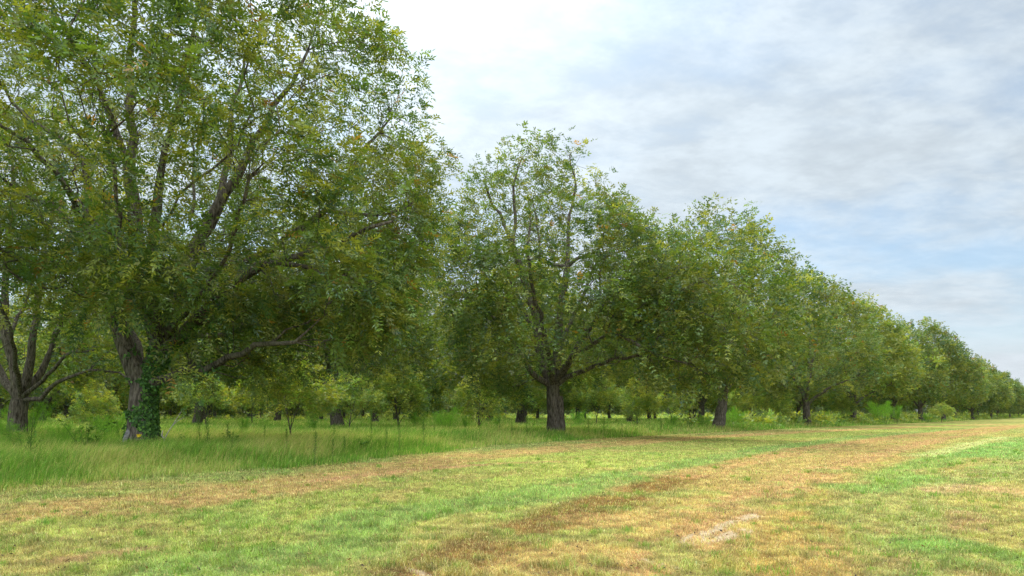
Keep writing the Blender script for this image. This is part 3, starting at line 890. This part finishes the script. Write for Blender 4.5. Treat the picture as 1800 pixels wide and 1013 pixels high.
def ivy(sk, loc):
    """leaves hugging the trunk surface, thick on its right half"""
    g = np.random.default_rng(31)
    P = np.array(sk.p); R = sk.rad; lim = np.array(sk.limb)
    n = 9000
    out_b, out_n = [], []
    def on(limb, zmin, zmax, num, cover):
        ids = [i for i in range(1, len(P)) if lim[i] == limb and sk.par[i] >= 0 and R[i] > 0.07 and P[i][2] < zmax + .5]
        ids = np.array(ids); L = np.array([np.linalg.norm(P[i] - P[sk.par[i]]) for i in ids]); w = L * R[ids]
        s = g.choice(ids, num, p=w / w.sum()); t = g.random(num)[:, None]
        pr = np.array([sk.par[i] for i in s]); c = P[pr] * (1 - t) + P[s] * t; r = R[pr] * (1 - t[:, 0]) + R[s] * t[:, 0]
        ax = P[s] - P[pr]; ax /= np.linalg.norm(ax, axis=1, keepdims=True)
        an = g.uniform(0, 6.28, num)
        a = np.cross(ax, [0.1, 1, 0]); a /= np.linalg.norm(a, axis=1, keepdims=True); b = np.cross(ax, a)
        nr = a * np.cos(an)[:, None] + b * np.sin(an)[:, None]
        z = c[:, 2]
        fl = 1 + 0.30 * np.exp(-np.clip(z, 0, 9) / .55) if limb == 0 else 1.0
        p = c + nr * (r * fl + g.uniform(0.005, 0.06, num) )[:, None]
        k = (z > zmin) & (z < zmax) & (g.random(num) < cover(nr, z, p))
        out_b.append(p[k]); out_n.append(nr[k])
    def cov0(nr, z, p):
        x = nr[:, 0]; nz = fbm(p[:, 0] * 2.6 + p[:, 1] * 2, p[:, 2] * 1.3, 19, 3)
        right = sstep(-0.08, 0.22, x + (nz - 0.5) * 2.2)
        left = sstep(0.50, 0.58, nz) * (z > 1.3) * (x < -0.2)
        return np.clip(np.maximum(np.maximum(right, left * 0.9), 0.75 * (nz > 0.53) * (z > 0.4)), 0, 1)
    on(0, 0.0, 4.4, 9500, cov0)
    for l, zm, c in ((1, 5.2, 0.6), (5, 6.0, 0.6), (6, 3.4, 0.5), (2, 5.2, 0.5), (4, 5.0, .5)):
        on(l, 2.2, zm, 1500, lambda nr, z, p, c=c: np.clip((c * 2 if False else c) * (fbm(p[:, 0] * 2, p[:, 2] * 1.5, 29, 2) > 0.42) * sstep(-0.7, 0.2, nr[:, 0]), 0, 1))
    B = np.concatenate(out_b); Nn = np.concatenate(out_n); n = len(B)
    D = g.normal(0, 0.5, (n, 3)); D[:, 2] -= 1.0; D += Nn * 0.35; D /= np.linalg.norm(D, axis=1, keepdims=True)
    sd = np.cross(D, Nn + g.normal(0, 0.35, (n, 3))); sd /= np.linalg.norm(sd, axis=1, keepdims=True)
    L = g.uniform(0.06, 0.125, n)[:, None]
    v = np.stack([B, B + D * L * .25 + sd * L * .5, B + D * L * .65 + sd * L * .38, B + D * L, B + D * L * .65 - sd * L * .38, B + D * L * .25 - sd * L * .5], 1).reshape(-1, 3)
    c = np.where((g.random(n) < 0.3)[:, None], np.array([0.10, 0.20, 0.03]), np.array([0.058, 0.135, 0.026])) * np.exp(g.normal(0, 0.38, n))[:, None]
    root = empty('climbing_ivy', loc)
    obj('foliage', mesh('foliage', v, np.arange(len(v)).reshape(-1, 6), M_IVY, col=c), root)
    # two vines creeping up the bark
    S = Skel()
    for k, (a0, x0) in enumerate(((0.1, 0.0), (-0.9, 0.1), (2.9, 0))):
        prev = None
        for j in range(26):
            z = -0.05 + j * 0.115; a = a0 + 0.25 * math.sin(j * 0.45 + k)
            i = np.argmin([abs(P[m][2] - z) if lim[m] == 0 else 9 for m in range(12)])
            r = R[i] * (1 + 0.30 * math.exp(-max(z, 0) / .55)) + 0.02
            prev = S.add(P[i] * [1, 1, 0] + [math.cos(a) * r, math.sin(a) * r, z], -1 if prev is None else prev, 0, k)
    S.rad = np.full(len(S.p), 0.012)
    VV, QQ, off = [], [], 0
    for k in range(3):
        r = tubes(S, np.array(S.limb) == k); VV.append(r[0]); QQ.append(r[1] + off); off += len(r[0])
    obj('vine', mesh('vine', np.concatenate(VV), np.concatenate(QQ), M_BARK, smooth=True), root)
    tag(root, 'dark green ivy climbing the trunk of the huge pecan tree at the left', 'ivy')


def stick(name, paths, mat, loc, label, cat):
    S = Skel()
    for pts, r0, r1 in paths:
        a = S.add(pts[0], -1, 0, len(S.p) + 1); L = S.limb[a]; n0 = a
        e = S.poly(a, pts[1:], r0, r1, L, 0.008, 0.2)
        S.r[a] = r0
    S.rad = np.array(S.r)
    VV, QQ, off = [], [], 0
    for k in sorted(set(S.limb)):
        r = tubes(S, np.array(S.limb) == k); VV.append(r[0]); QQ.append(r[1] + off); off += len(r[0])
    o = obj(name, mesh(name, np.concatenate(VV), np.concatenate(QQ), mat, smooth=True), None, loc)
    tag(o, label, cat)


# ================================================================== build
build_ground(); build_mown(); build_tall(); build_tufts(); build_litter()

sk, near = tree_near()
ivy(sk, (P0[0], P0[1], 0))


def G(r, k):
    p = P0 + V * STEP * r + U * STEP * k
    return p + (np.array([1.2, 0]) if r == 1 else np.array([0.3, 0.0]))


p = px(975, 768, H * F / (768 - YH)); second = tree_second((p[0], p[1], 0))

def tree_left_edge():
    Y = 38.0; ox = (28 - CX) / F * Y
    def q(x, y, dy=0.0): return px(x, y, Y + dy) - [ox, Y, 0]
    sk = Skel(); b = sk.add((0, 0, -0.1), -1, 0.50, 0)
    A = sk.poly(b, [q(30, 755), q(32, 725), q(36, 702)], 0.50, 0.50, 0, 0.01, 0.3)
    sk.poly(A, [q(8, 670, .4), q(-25, 600, .8), q(-60, 500, 1), q(-90, 400, 1)], 0.231, 0.08, 1)
    sk.poly(A, [q(18, 640), q(8, 550), q(16, 450), q(22, 350), q(15, 250)], 0.245, 0.07, 2)
    sk.poly(A, [q(50, 650, -.4), q(60, 580, -.6), q(72, 500, -.8), q(85, 410, -1), q(95, 320, -1)], 0.245, 0.07, 3)
    sk.poly(A, [q(70, 655, .5), q(98, 590, .8), q(120, 530, 1), q(150, 450, 1)], 0.204, 0.07, 4)
    sk.poly(A, [q(72, 700, -.6), q(100, 672, -1), q(140, 656, -1.5), q(190, 652, -2), q(230, 668, -2.4)], 0.136, 0.04, 5)
    sk.poly(A, [q(85, 660, -1), q(120, 622, -2), q(165, 612, -3)], 0.122, 0.05, 6)
    sk.poly(A, [q(20, 600, -3), q(-10, 480, -5), q(10, 380, -6)], 0.136, 0.05, 7)
    sk.poly(A, [q(20, 600, 3), q(60, 480, 5), q(50, 350, 6)], 0.136, 0.05, 8)
    z = lambda y: H + (YH - y) * Y / F
    prof = [(z(200), -2, 2), (z(270), -5.5, 5), (z(350), -8, 6.6), (z(450), -9, 6.8), (z(540), -9, 6.6), (z(620), -8, 6.4), (z(670), -6, 6.2)]
    pts = envelope(prof, 620, 0.1, 0.15, 0.36, 31, 0.95, lob=1.6)
    pts = clear_view(sk, pts, (ox, Y), 20, 0.75)
    tips = grow(sk, pts, 0.30, 0.013, 0.46)
    r_ = finish_tree('pecan_tree', sk, tips, np.array([0, 0, 7.5]), 15, 0.95, 0.58, 7, 0.090, PAL_A, 8, (ox, Y, 0), 0.25, 18)
    tag(r_, 'old pecan tree at the left edge with several stout stems from a low fork', 'tree', 'pecan trees of the rows behind')


tree_left_edge()
protos = [generic_tree(101 + i, H0=h, R=r, npts=n, per=pp, spread=s, L=l, nl=nl, lw=w, limbs=lb, rmin=rm, pal=pal, low=lo, r0=rr)
          for i, (h, r, n, pp, s, l, nl, w, lb, rm, pal, lo, rr) in enumerate([
              (21.0, 10.2, 1050, 15, 1.1, 0.60, 5, 0.125, True, 0.0, PAL_A, 4.4, 0.54),
              (21.2, 9.8, 1050, 15, 1.1, 0.60, 5, 0.125, True, 0.0, PAL_B, 4.2, 0.56),
              (21.4, 10.2, 860, 14, 1.3, 0.78, 5, 0.175, True, 0.015, PAL_A, 4.5, 0.54),
              (19.2, 9.8, 860, 14, 1.3, 0.78, 5, 0.175, True, 0.015, PAL_C, 4.7, 0.52),
              (20.6, 9.2, 800, 14, 1.3, 0.78, 5, 0.175, True, 0.015, PAL_B, 4.4, 0.52)])]
# simple far copies of the last three: one trunk, coarser leaves
farp = [generic_tree(301 + i, H0=h, R=r, npts=560, per=20, spread=1.6, L=0.95, nl=3, lw=0.28, limbs=False, rmin=0.03, pal=pal, low=4.3, r0=0.48, big=8)
        for i, (h, r, pal) in enumerate([(20.4, 10.6, PAL_A), (19.6, 10.2, PAL_C), (20.8, 10.4, PAL_B)])]
used = set()


def plant(proto, x, y, rz, sc, label, group, cat='tree'):
    if proto.name not in used and proto.get('label') is None:
        used.add(proto.name); o = proto; o.location = (x, y, 0); o.rotation_euler = (0, 0, rz); o.scale = (sc, sc, sc)
    else:
        o = copy_tree(proto, (x, y, 0), rz, sc)
    return tag(o, label, cat, group)


pr = random.Random(5)
FRONT = 'pecan trees of the front row'
ROWG = 'pecan trees of the rows behind'
front_labels = {
    2: 'third pecan tree of the front row, split trunk above a heap of dark weeds',
    3: 'fourth front row pecan tree, pale upright trunk and long dark bough reaching left',
    4: 'fifth front row pecan tree, dark forked trunk beside a bright green bush',
    5: 'sixth front row pecan tree, its low crown nearly touching the weeds',
    6: 'seventh front row pecan tree, counted from the ivy clad one',
    7: 'eighth front row pecan tree, counted from the ivy clad one',
}
# front row beyond the second tree
for k in range(2, 18):
    x, y = P0 + U * STEP * k + np.array([pr.uniform(-.8, .8), pr.uniform(-.8, .8)])
    proto = protos[1] if k == 2 else protos[0] if k in (3,) else protos[(2, 3, 4)[k % 3]] if k < 9 else farp[k % 3]
    lab = front_labels.get(k, ['pecan tree far down the front row, merging into the green wall',
                               'tiny distant pecan tree near the right end of the front row'][k > 13])
    plant(proto, x, y, pr.uniform(0, 6.28), ({2: 1.02, 3: 0.9, 4: 0.98, 5: 0.89, 6: 0.99, 7: 0.92}.get(k) or pr.uniform(0.90, 1.04)) * (1 if k < 8 else 0.92 if k < 11 else 0.84 if k < 14 else 0.76), lab, FRONT if k < 8 else ['far pecan trees of the front row', 'last pecan trees of the front row'][k > 13])

back_labels = {(1, 1): 'second row pecan tree with a stout grey trunk right of the slender sapling',
               (1, 2): 'pecan tree behind the middle tree, its trunk just left of the double trunk',
               (1, 3): 'second row pecan tree, slim trunk between the middle tree and the third one',
               (2, 1): 'third row pecan tree with a dark leaning trunk right of the ivy clad trunk',
               (2, 2): 'pecan tree whose short dark trunk stands right of the stout grey trunk',
               (3, 1): 'pecan tree whose trunk shows just left of the ivy clad trunk'}
for r in range(1, 9):
    for k in range(-1, 18):
        x, y = G(r, k)
        if (r, k) == (1, 0): continue
        if (r, k) not in back_labels: x += pr.uniform(-1.3, 1.3); y += pr.uniform(-1.3, 1.3)
        sx = x / y * F + CX
        if y < 15 or sx < -330 or sx > 1720 or y > 252 or (r >= 3 and sx < -130): continue
        if r >= 4 and sx > 1330: continue
        near_ = y < 75
        proto = (protos[(r + k) % 2] if near_ else protos[2 + (r * 2 + k) % 3] if y < 135 else farp[(r + k) % 3])
        lab = back_labels.get((r, k))
        if lab is None:
            lab = {2: 'pecan tree of the third row, dark trunk and shaded leaves between nearer trees'}.get(r) or (
                'pecan tree of the second row, mostly hidden behind the front row' if r == 1 else
                'thin looking pecan trunk in the middle of the orchard under low leaves' if r < 6 else
                'pecan tree deep in the orchard, a faint trunk far behind the tall grass')
        grp = ROWG + ' %s' % ('nearest', 'second', 'middle', 'middle', 'middle', 'deep', 'deep', 'deep')[r - 1] if (r, k) not in back_labels else ROWG
        plant(proto, x, y, pr.uniform(0, 6.28), pr.uniform(0.94, 1.05), lab, grp)

# young trees between the rows
yp = [generic_tree(501 + i, H0=5.4, R=(2.7, 2.0, 2.4)[i], npts=(120, 95, 105)[i], per=24, spread=0.62, L=0.34, nl=5, lw=0.075, limbs=False, pal=PAL_Y, fork=(0.9, 0.5, 1.3)[i], r0=0.06, low=(1.9, 1.5, 2.2)[i], lobf=0.36,
                   rtip=0.006, name='young_pecan_tree', shape=1) for i in range(3)]
YT = [(512, 784, 158, 'slender sapling, nearest of all saplings, right of the huge ivy clad tree'),
      (700, 760, 128, 'bright green young tree right of the stout grey trunk in the middle distance'),
      (362, 757, 98, 'yellow green sapling just right of the ivy clad trunk'),
      (615, 764, 105, 'dark leaved sapling beside the stout grey trunk'),
      (842, 760, 112, 'young tree left of the double trunk, behind the feathery plumes'),
      (925, 752, 88, 'yellow sapling touching the left side of the double trunk'),
      (1048, 752, 92, 'sapling right of the double trunk in the middle'),
      (1120, 754, 84, 'left of two saplings between the middle tree and third front tree'),
      (1180, 752, 72, 'right of two saplings between the middle tree and third front tree'),
      (1320, 749, 75, 'bright sapling just right of the third front tree'),
      (1370, 748, 66, 'sapling left of the pale upright trunk of the fourth front tree'),
      (1480, 746, 52, 'yellow green sapling between the fourth and the fifth front tree'),
      (1655, 743, 34, 'yellow sapling far down the row under the low curved bough'),
      (170, 768, 92, 'sapling behind the weeds left of the ivy clad trunk'),
      (445, 752, 84, 'sapling between the ivy clad tree and the slender nearest sapling')]
for i, (x, yf, hp, lab) in enumerate(YT):
    Y = H * F / (yf - YH); X = (x - CX) / F * Y
    plant(yp[i % 3], X, Y, pr.uniform(0, 6), hp * Y / F / 5.4, lab, 'saplings between the rows')

# weeds
fp = [fennel(601, 1.7, 18, 1.15, 240, 'dog_fennel', 1.15, 0.011), fennel(602, 1.7, 8, 0.5, 300, 'dog_fennel', 0.8, 0.010), fennel(603, 1.7, 12, 0.9, 240, 'dog_fennel', 1.0, 0.011)]
FE = [(48, 775, 70, 0, 'bright fern like plume of dog fennel below the left edge tree'), (15, 790, 58, 2, 'dog fennel clump in the lower left corner of the tall grass'),
      (105, 796, 60, 2, 'dog fennel clump between the left edge and the leaning plank'), (195, 782, 60, 0, 'dog fennel clump just left of the ivy clad trunk'),
      (785, 763, 48, 0, 'round topped dog fennel clump between the ivy clad tree and the middle tree'), (820, 763, 36, 1, 'narrow dark green fennel column right of the round topped clump'),
      (548, 768, 55, 1, 'thin dog fennel right of the slender sapling'), (1285, 753, 40, 0, 'dog fennel at the foot of the third front tree'),
      (1240, 756, 30, 2, 'dark fennel heap left of the split trunk of the third front tree'), (1450, 747, 28, 2, 'dog fennel right of the pale upright trunk'), (1552, 745, 42, 0, 'big bright green fennel bush right of the fifth front tree'),
      (1575, 745, 34, 1, 'dark narrow fennel beside the big bright bush'), (1180, 756, 30, 2, 'fennel clump in the grass edge left of the third front tree'),
      (1630, 743, 18, 2, 'small fennel clump far along the grass edge'), (735, 757, 42, 2, 'fennel plume right of the bright young tree'), (870, 756, 30, 2, 'low fennel clump left of the double trunk'),
      (1015, 756, 38, 2, 'fennel clump just right of the double trunk'), (430, 770, 38, 1, 'thin fennel between the ivy clad trunk and the slender sapling')]
for i, (x, yf, hp, v, lab) in enumerate(FE):
    Y = H * F / (yf - YH); X = (x - CX) / F * Y
    plant(fp[v], X, Y, pr.uniform(0, 6), hp * Y / F / 1.75, lab, 'dog fennel clumps in the tall grass', 'weed')
st = [fennel(611 + i, 1.7, 1, 0.3, 170, 'weed_stalk', 0.45, 0.011) for i in range(3)]
STK = [(44, 826), (128, 800), (213, 790), (402, 797), (422, 782), (403, 812), (366, 806), (355, 800), (462, 800), (505, 806), (552, 822), (585, 790), (606, 806), (675, 806), (703, 800), (583, 820), (630, 778), (655, 782),
       (745, 790), (765, 776), (880, 772), (900, 775), (926, 776), (1035, 770), (1060, 768), (1095, 770), (1140, 764), (1165, 762), (1210, 760), (1330, 755), (1390, 753)]
for i, (x, yf) in enumerate(STK):
    Y = H * F / (yf - YH); X = (x - CX) / F * Y
    plant(st[i % 3], X, Y, pr.uniform(0, 6), pr.uniform(0.55, 1.1), 'thin dark green weed stalk standing alone in the tall grass', 'thin weed stalks in the tall grass', 'weed')
lf = [leafy(621, 0.8, 0.45, 14, 26, 'leafy_weed', 1.15), leafy(622, 0.55, 0.3, 9, 22, 'leafy_weed', 0.9)]
LW = [(150, 812, 62, 0, 'broad leaved weed left of the leaning plank'), (45, 818, 50, 0, 'broad leaved weed in the lower left tall grass'), (412, 800, 34, 1, 'low leafy weed with a stalk right of the ivy clad trunk'),
      (640, 798, 26, 1, 'pale leafy weed in the tall grass left of the middle'), (1215, 757, 22, 0, 'leafy weed heap at the foot of the third front tree'), (335, 803, 30, 1, 'leafy weed between the ivy and the pale dead branch')]
for i, (x, yf, hp, v, lab) in enumerate(LW):
    Y = H * F / (yf - YH); X = (x - CX) / F * Y
    plant(lf[v], X, Y, pr.uniform(0, 6), 1.35 * hp * Y / F / (0.8, 0.55)[v], lab, 'leafy weeds in the tall grass', 'weed')
fl = leafy(631, 0.75, 0.22, 7, 16, 'flowering_weed', 1.7, True)
q = px(243, 812, 24.6); fl.location = (q[0], q[1], 0); tag(fl, 'yellow flowering weed at the foot of the ivy clad trunk', 'weed')

# leaning plank and dead branch by the near trunk
M_WOOD = plain('weathered_wood', (0.10, 0.095, 0.09), (0.22, 0.205, 0.185), 14)
M_PALE = plain('bare_wood', (0.26, 0.23, 0.18), (0.44, 0.40, 0.33), 20)
a, b = px(203, 812, 25.0), px(229, 752, 25.6); ax = b - a; ax /= np.linalg.norm(ax)
s1 = np.cross(ax, [0, 1, 0]); s1 /= np.linalg.norm(s1); s2 = np.cross(ax, s1)
V8, Q8 = [], []
m = 9
for i in range(m):
    c = a + (b - a) * i / (m - 1) - a; wdt = 0.085 * (1 + 0.05 * math.sin(i * 2.1)); th = 0.035
    for dx, dy in ((-1, -.6), (-.8, -1), (.8, -1), (1, -.6), (1, .6), (.8, 1), (-.8, 1), (-1, .6)): V8.append(c + s1 * wdt * dx + s2 * th * dy)
for i in range(m - 1):
    for j in range(8): Q8.append([i * 8 + j, i * 8 + (j + 1) % 8, (i + 1) * 8 + (j + 1) % 8, (i + 1) * 8 + j])
tag(obj('wooden_plank', mesh('wooden_plank', V8, [np.array(Q8), np.array([list(range(7, -1, -1)), list(range((m - 1) * 8, m * 8))])], M_WOOD), None, tuple(a)),
    'weathered grey plank leaning against the left side of the ivy clad trunk', 'plank')
a = px(284, 800, 25.0)
w = lambda x, y, Y: px(x, y, Y) - a
stick('dead_branch', [([w(284, 800, 25), w(290, 770, 25), w(303, 748, 25.1), w(318, 724, 25.2)], 0.028, 0.012), ([w(302, 750, 25.1), w(310, 742, 25), w(323, 733, 24.9)], 0.018, 0.009),
                      ([w(289, 772, 25), w(284, 765, 25), w(286, 757, 25)], 0.03, 0.02)],
      M_PALE, tuple(a), 'pale forked dead branch leaning right of the ivy clad trunk', 'branch')


def woodland():
    g = np.random.default_rng(77)
    n = 13000
    s = g.uniform(-60, 900, n); off = 8.6 * STEP + g.uniform(0, 9, n)
    zt = 17 * (0.7 + 0.5 * fbm(s * 0.06, s * 0 + 3, 51))
    z = g.random(n) ** 1.6 * zt
    P = P0 + U * s[:, None] + V * off[:, None]
    P = np.concatenate([P, z[:, None]], 1)
    # the far end of the field
    m = 6000; tt = g.uniform(-160, 420, m); dist = 20.5 * STEP + g.uniform(0, 8, m)
    P2 = P0 + U * (dist + 30)[:, None] - V * tt[:, None]; z2 = g.random(m) ** 1.6 * 13 * (0.6 + 0.7 * fbm(tt * 0.05, tt * 0, 53))
    P2 = np.concatenate([P2, z2[:, None]], 1)
    P = np.concatenate([P, P2[P2[:, 1] > 50]])
    d = g.normal(0, 1, P.shape); d /= np.linalg.norm(d, axis=1, keepdims=True)
    me = leaves(P, d, 14, 2.2, 1.6, 3, 0.7, PAL_A, 'distant_woodland', seed=9)
    tag(obj('distant_woodland', me), 'dark green wood closing off the far side of the orchard', 'woodland', kind='stuff')


woodland()


def undergrowth():
    g = np.random.default_rng(78)
    n = 1500
    s = g.uniform(60, 520, n) ; w = g.uniform(-9, 1.0, n)
    zt = 1.3 * (0.35 + 1.0 * fbm(s * 0.16, w * 0.2, 57)) ; z = g.random(n) * zt
    P = np.concatenate([P0 + U * s[:, None] - V * w[:, None], z[:, None]], 1)
    s2 = g.uniform(-40, 420, 3000); o2 = g.uniform(110, 200, 3000); z2 = g.random(3000) * 2.2 * sstep(0.45, 0.75, fbm(s2 * 0.09, o2 * 0.09, 59))
    P = np.concatenate([P, np.concatenate([P0 + U * s2[:, None] + V * o2[:, None], z2[:, None]], 1)])
    d = g.normal(0, 1, P.shape) + [0, 0, 1]; d /= np.linalg.norm(d, axis=1, keepdims=True)
    me = leaves(P, d, 12, 0.8, 0.7, 3, 0.2, PAL_Y, 'undergrowth', seed=10)
    tag(obj('undergrowth', me), 'bright weedy undergrowth below the far orchard rows', 'undergrowth', kind='stuff')


undergrowth()

# ------------------------------------------------------------------ thin air
hm, hnt, HN, HL = new_mat('haze')
ho = HN.new('ShaderNodeOutputMaterial'); hv = HN.new('ShaderNodeVolumePrincipled')
hv.inputs['Color'].default_value = (0.86, 0.93, 1.0, 1); hv.inputs['Density'].default_value = 0.00003; hv.inputs['Anisotropy'].default_value = 0.2
HL.new(hv.outputs[0], ho.inputs['Volume'])
x0, x1, y0, y1, z0, z1 = -4400, 4400, -4400, 4400, -1.2, 30
hvt = [(x, y, z) for z in (z0, z1) for y in (y0, y1) for x in (x0, x1)]
tag(obj('haze', mesh('haze', hvt, np.array([[0, 2, 3, 1], [4, 5, 7, 6], [0, 1, 5, 4], [2, 6, 7, 3], [0, 4, 6, 2], [1, 3, 7, 5]]), hm)),
    'thin pale haze over the far orchard', 'haze', kind='stuff')

# ------------------------------------------------------------------ sky, sun, camera
SUN_EL, SUN_AZ = math.radians(46), math.radians(-12)      # azimuth from +Y towards +X
sd = Vector((math.sin(SUN_AZ) * math.cos(SUN_EL), math.cos(SUN_AZ) * math.cos(SUN_EL), math.sin(SUN_EL)))
wd = bpy.data.worlds.new('World'); SC.world = wd; wd.use_nodes = True
nt = wd.node_tree; N, L = nt.nodes, nt.links; N.clear()
out = N.new('ShaderNodeOutputWorld'); bg = N.new('ShaderNodeBackground'); bg.inputs['Strength'].default_value = 0.1
sky = N.new('ShaderNodeTexSky'); sky.sky_type = 'NISHITA'; sky.sun_disc = False
sky.sun_elevation = SUN_EL; sky.sun_rotation = SUN_AZ; sky.air_density = 1.0; sky.dust_density = 1.2; sky.ozone_density = 1.5
tc = N.new('ShaderNodeTexCoord')


def mth(op, a, b=None, c=None):
    n = N.new('ShaderNodeMath'); n.operation = op
    for i, v in enumerate((a, b, c)):
        if v is None: continue
        if isinstance(v, (int, float)): n.inputs[i].default_value = v
        else: L.new(v, n.inputs[i])
    return n.outputs[0]


def vm(op, a, b):
    n = N.new('ShaderNodeVectorMath'); n.operation = op
    for i, v in enumerate((a, b)):
        if isinstance(v, tuple): n.inputs[i].default_value = v
        else: L.new(v, n.inputs[i])
    return n


def mixc(f, a, b):
    n = N.new('ShaderNodeMix'); n.data_type = 'RGBA'
    for i, v in ((0, f), (6, a), (7, b)):
        if isinstance(v, (int, float)): n.inputs[i].default_value = v
        elif isinstance(v, tuple): n.inputs[i].default_value = (*v, 1)
        else: L.new(v, n.inputs[i])
    return n.outputs[2]


def mrange(v, a, b, c=0.0, d=1.0):
    n = N.new('ShaderNodeMapRange'); n.interpolation_type = 'SMOOTHSTEP'; L.new(v, n.inputs[0])
    for i, x in enumerate((a, b, c, d)): n.inputs[i + 1].default_value = x
    return n.outputs[0]


def noise(vec, scale, detail, rough=0.55, dist=0.0):
    n = N.new('ShaderNodeTexNoise'); n.inputs['Scale'].default_value = scale; n.inputs['Detail'].default_value = detail
    n.inputs['Roughness'].default_value = rough; n.inputs['Distortion'].default_value = dist
    L.new(vec, n.inputs['Vector']); return n.outputs['Fac']


dirv = tc.outputs['Generated']
sep = N.new('ShaderNodeSeparateXYZ'); L.new(dirv, sep.inputs[0])
zc = mth('MAXIMUM', sep.outputs[2], 0.0)
inv = mth('DIVIDE', 1.0, mth('ADD', zc, 0.16))
cx = mth('MULTIPLY', sep.outputs[0], inv); cy = mth('MULTIPLY', sep.outputs[1], inv)
comb = N.new('ShaderNodeCombineXYZ'); L.new(cx, comb.inputs[0]); L.new(cy, comb.inputs[1])
mp = N.new('ShaderNodeMapping'); mp.inputs['Rotation'].default_value = (0, 0, math.radians(-28)); mp.inputs['Scale'].default_value = (0.95, 1.25, 1)
mp.inputs['Location'].default_value = (2.2, 0.7, 0)
L.new(comb.outputs[0], mp.inputs[0])
nA = noise(mp.outputs[0], 0.9, 8, 0.58, 0.15); nB = noise(mp.outputs[0], 3.9, 11, 0.66, 0.1); nC = noise(comb.outputs[0], 0.55, 3, 0.5)
cover = mth('ADD', mth('MULTIPLY', nA, 0.6), mth('ADD', mth('MULTIPLY', nB, 0.22), mth('MULTIPLY', nC, 0.3)))
cl = mrange(cover, 0.42, 0.62, 0.46, 0.96)
dt = vm('DOT_PRODUCT', dirv, tuple(sd)).outputs['Value']
glow = mth('POWER', mth('MAXIMUM', dt, 0.0), 22.0)
glow2 = mth('POWER', mth('MAXIMUM', dt, 0.0), 4.0)
shade = mrange(nB, 0.32, 0.68, 0.84, 1.08)
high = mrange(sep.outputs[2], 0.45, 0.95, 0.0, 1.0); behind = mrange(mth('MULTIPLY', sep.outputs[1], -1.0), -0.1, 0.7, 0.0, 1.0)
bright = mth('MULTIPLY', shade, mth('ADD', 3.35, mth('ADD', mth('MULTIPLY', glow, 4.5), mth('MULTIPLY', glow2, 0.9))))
bright = mth('MULTIPLY', bright, mth('ADD', 1.0, mth('ADD', mth('MULTIPLY', high, 3.2), mth('MULTIPLY', behind, 2.8))))  # added fill: sky brightened overhead and behind the camera to light the foliage
cc = vm('SCALE', (0.87, 0.975, 1.055), (0, 0, 0)); L.new(bright, cc.inputs['Scale'])
blue = vm('MULTIPLY', sky.outputs[0], (0.47, 0.60, 0.66))
mixd = mixc(cl, blue.outputs[0], cc.outputs[0])
hz = mrange(zc, 0.0, 0.20, 0.75, 0.0)
mixd = mixc(hz, mixd, (3.3, 3.55, 3.85))
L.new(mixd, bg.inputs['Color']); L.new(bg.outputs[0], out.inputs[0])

sl = bpy.data.lights.new('sun', 'SUN'); sl.energy = 1.5; sl.angle = math.radians(14); sl.color = (1.0, 0.95, 0.87)
so = bpy.data.objects.new('sun', sl); COL.objects.link(so); so.rotation_euler = (-sd).to_track_quat('-Z', 'Y').to_euler(); so.location = (0, 0, 60)

cam = bpy.data.cameras.new('camera'); cam.sensor_width = 36; cam.lens = 24; cam.shift_y = (YH - 506.5) / 1800
cam.clip_start = 0.1; cam.clip_end = 9000
co = bpy.data.objects.new('camera', cam); COL.objects.link(co); co.location = (0, 0, H); co.rotation_euler = (math.radians(90), 0, 0)
SC.camera = co

SC.view_settings.view_transform = 'Standard'; SC.view_settings.look = 'None'; SC.view_settings.gamma = 1; SC.view_settings.exposure = 1.2
SC.cycles.use_denoising = True; SC.cycles.denoising_prefilter = 'ACCURATE'; SC.cycles.max_bounces = 6; SC.cycles.diffuse_bounces = 4; SC.cycles.transmission_bounces = 4; SC.cycles.glossy_bounces = 2
SC.cycles.sample_clamp_indirect = 8
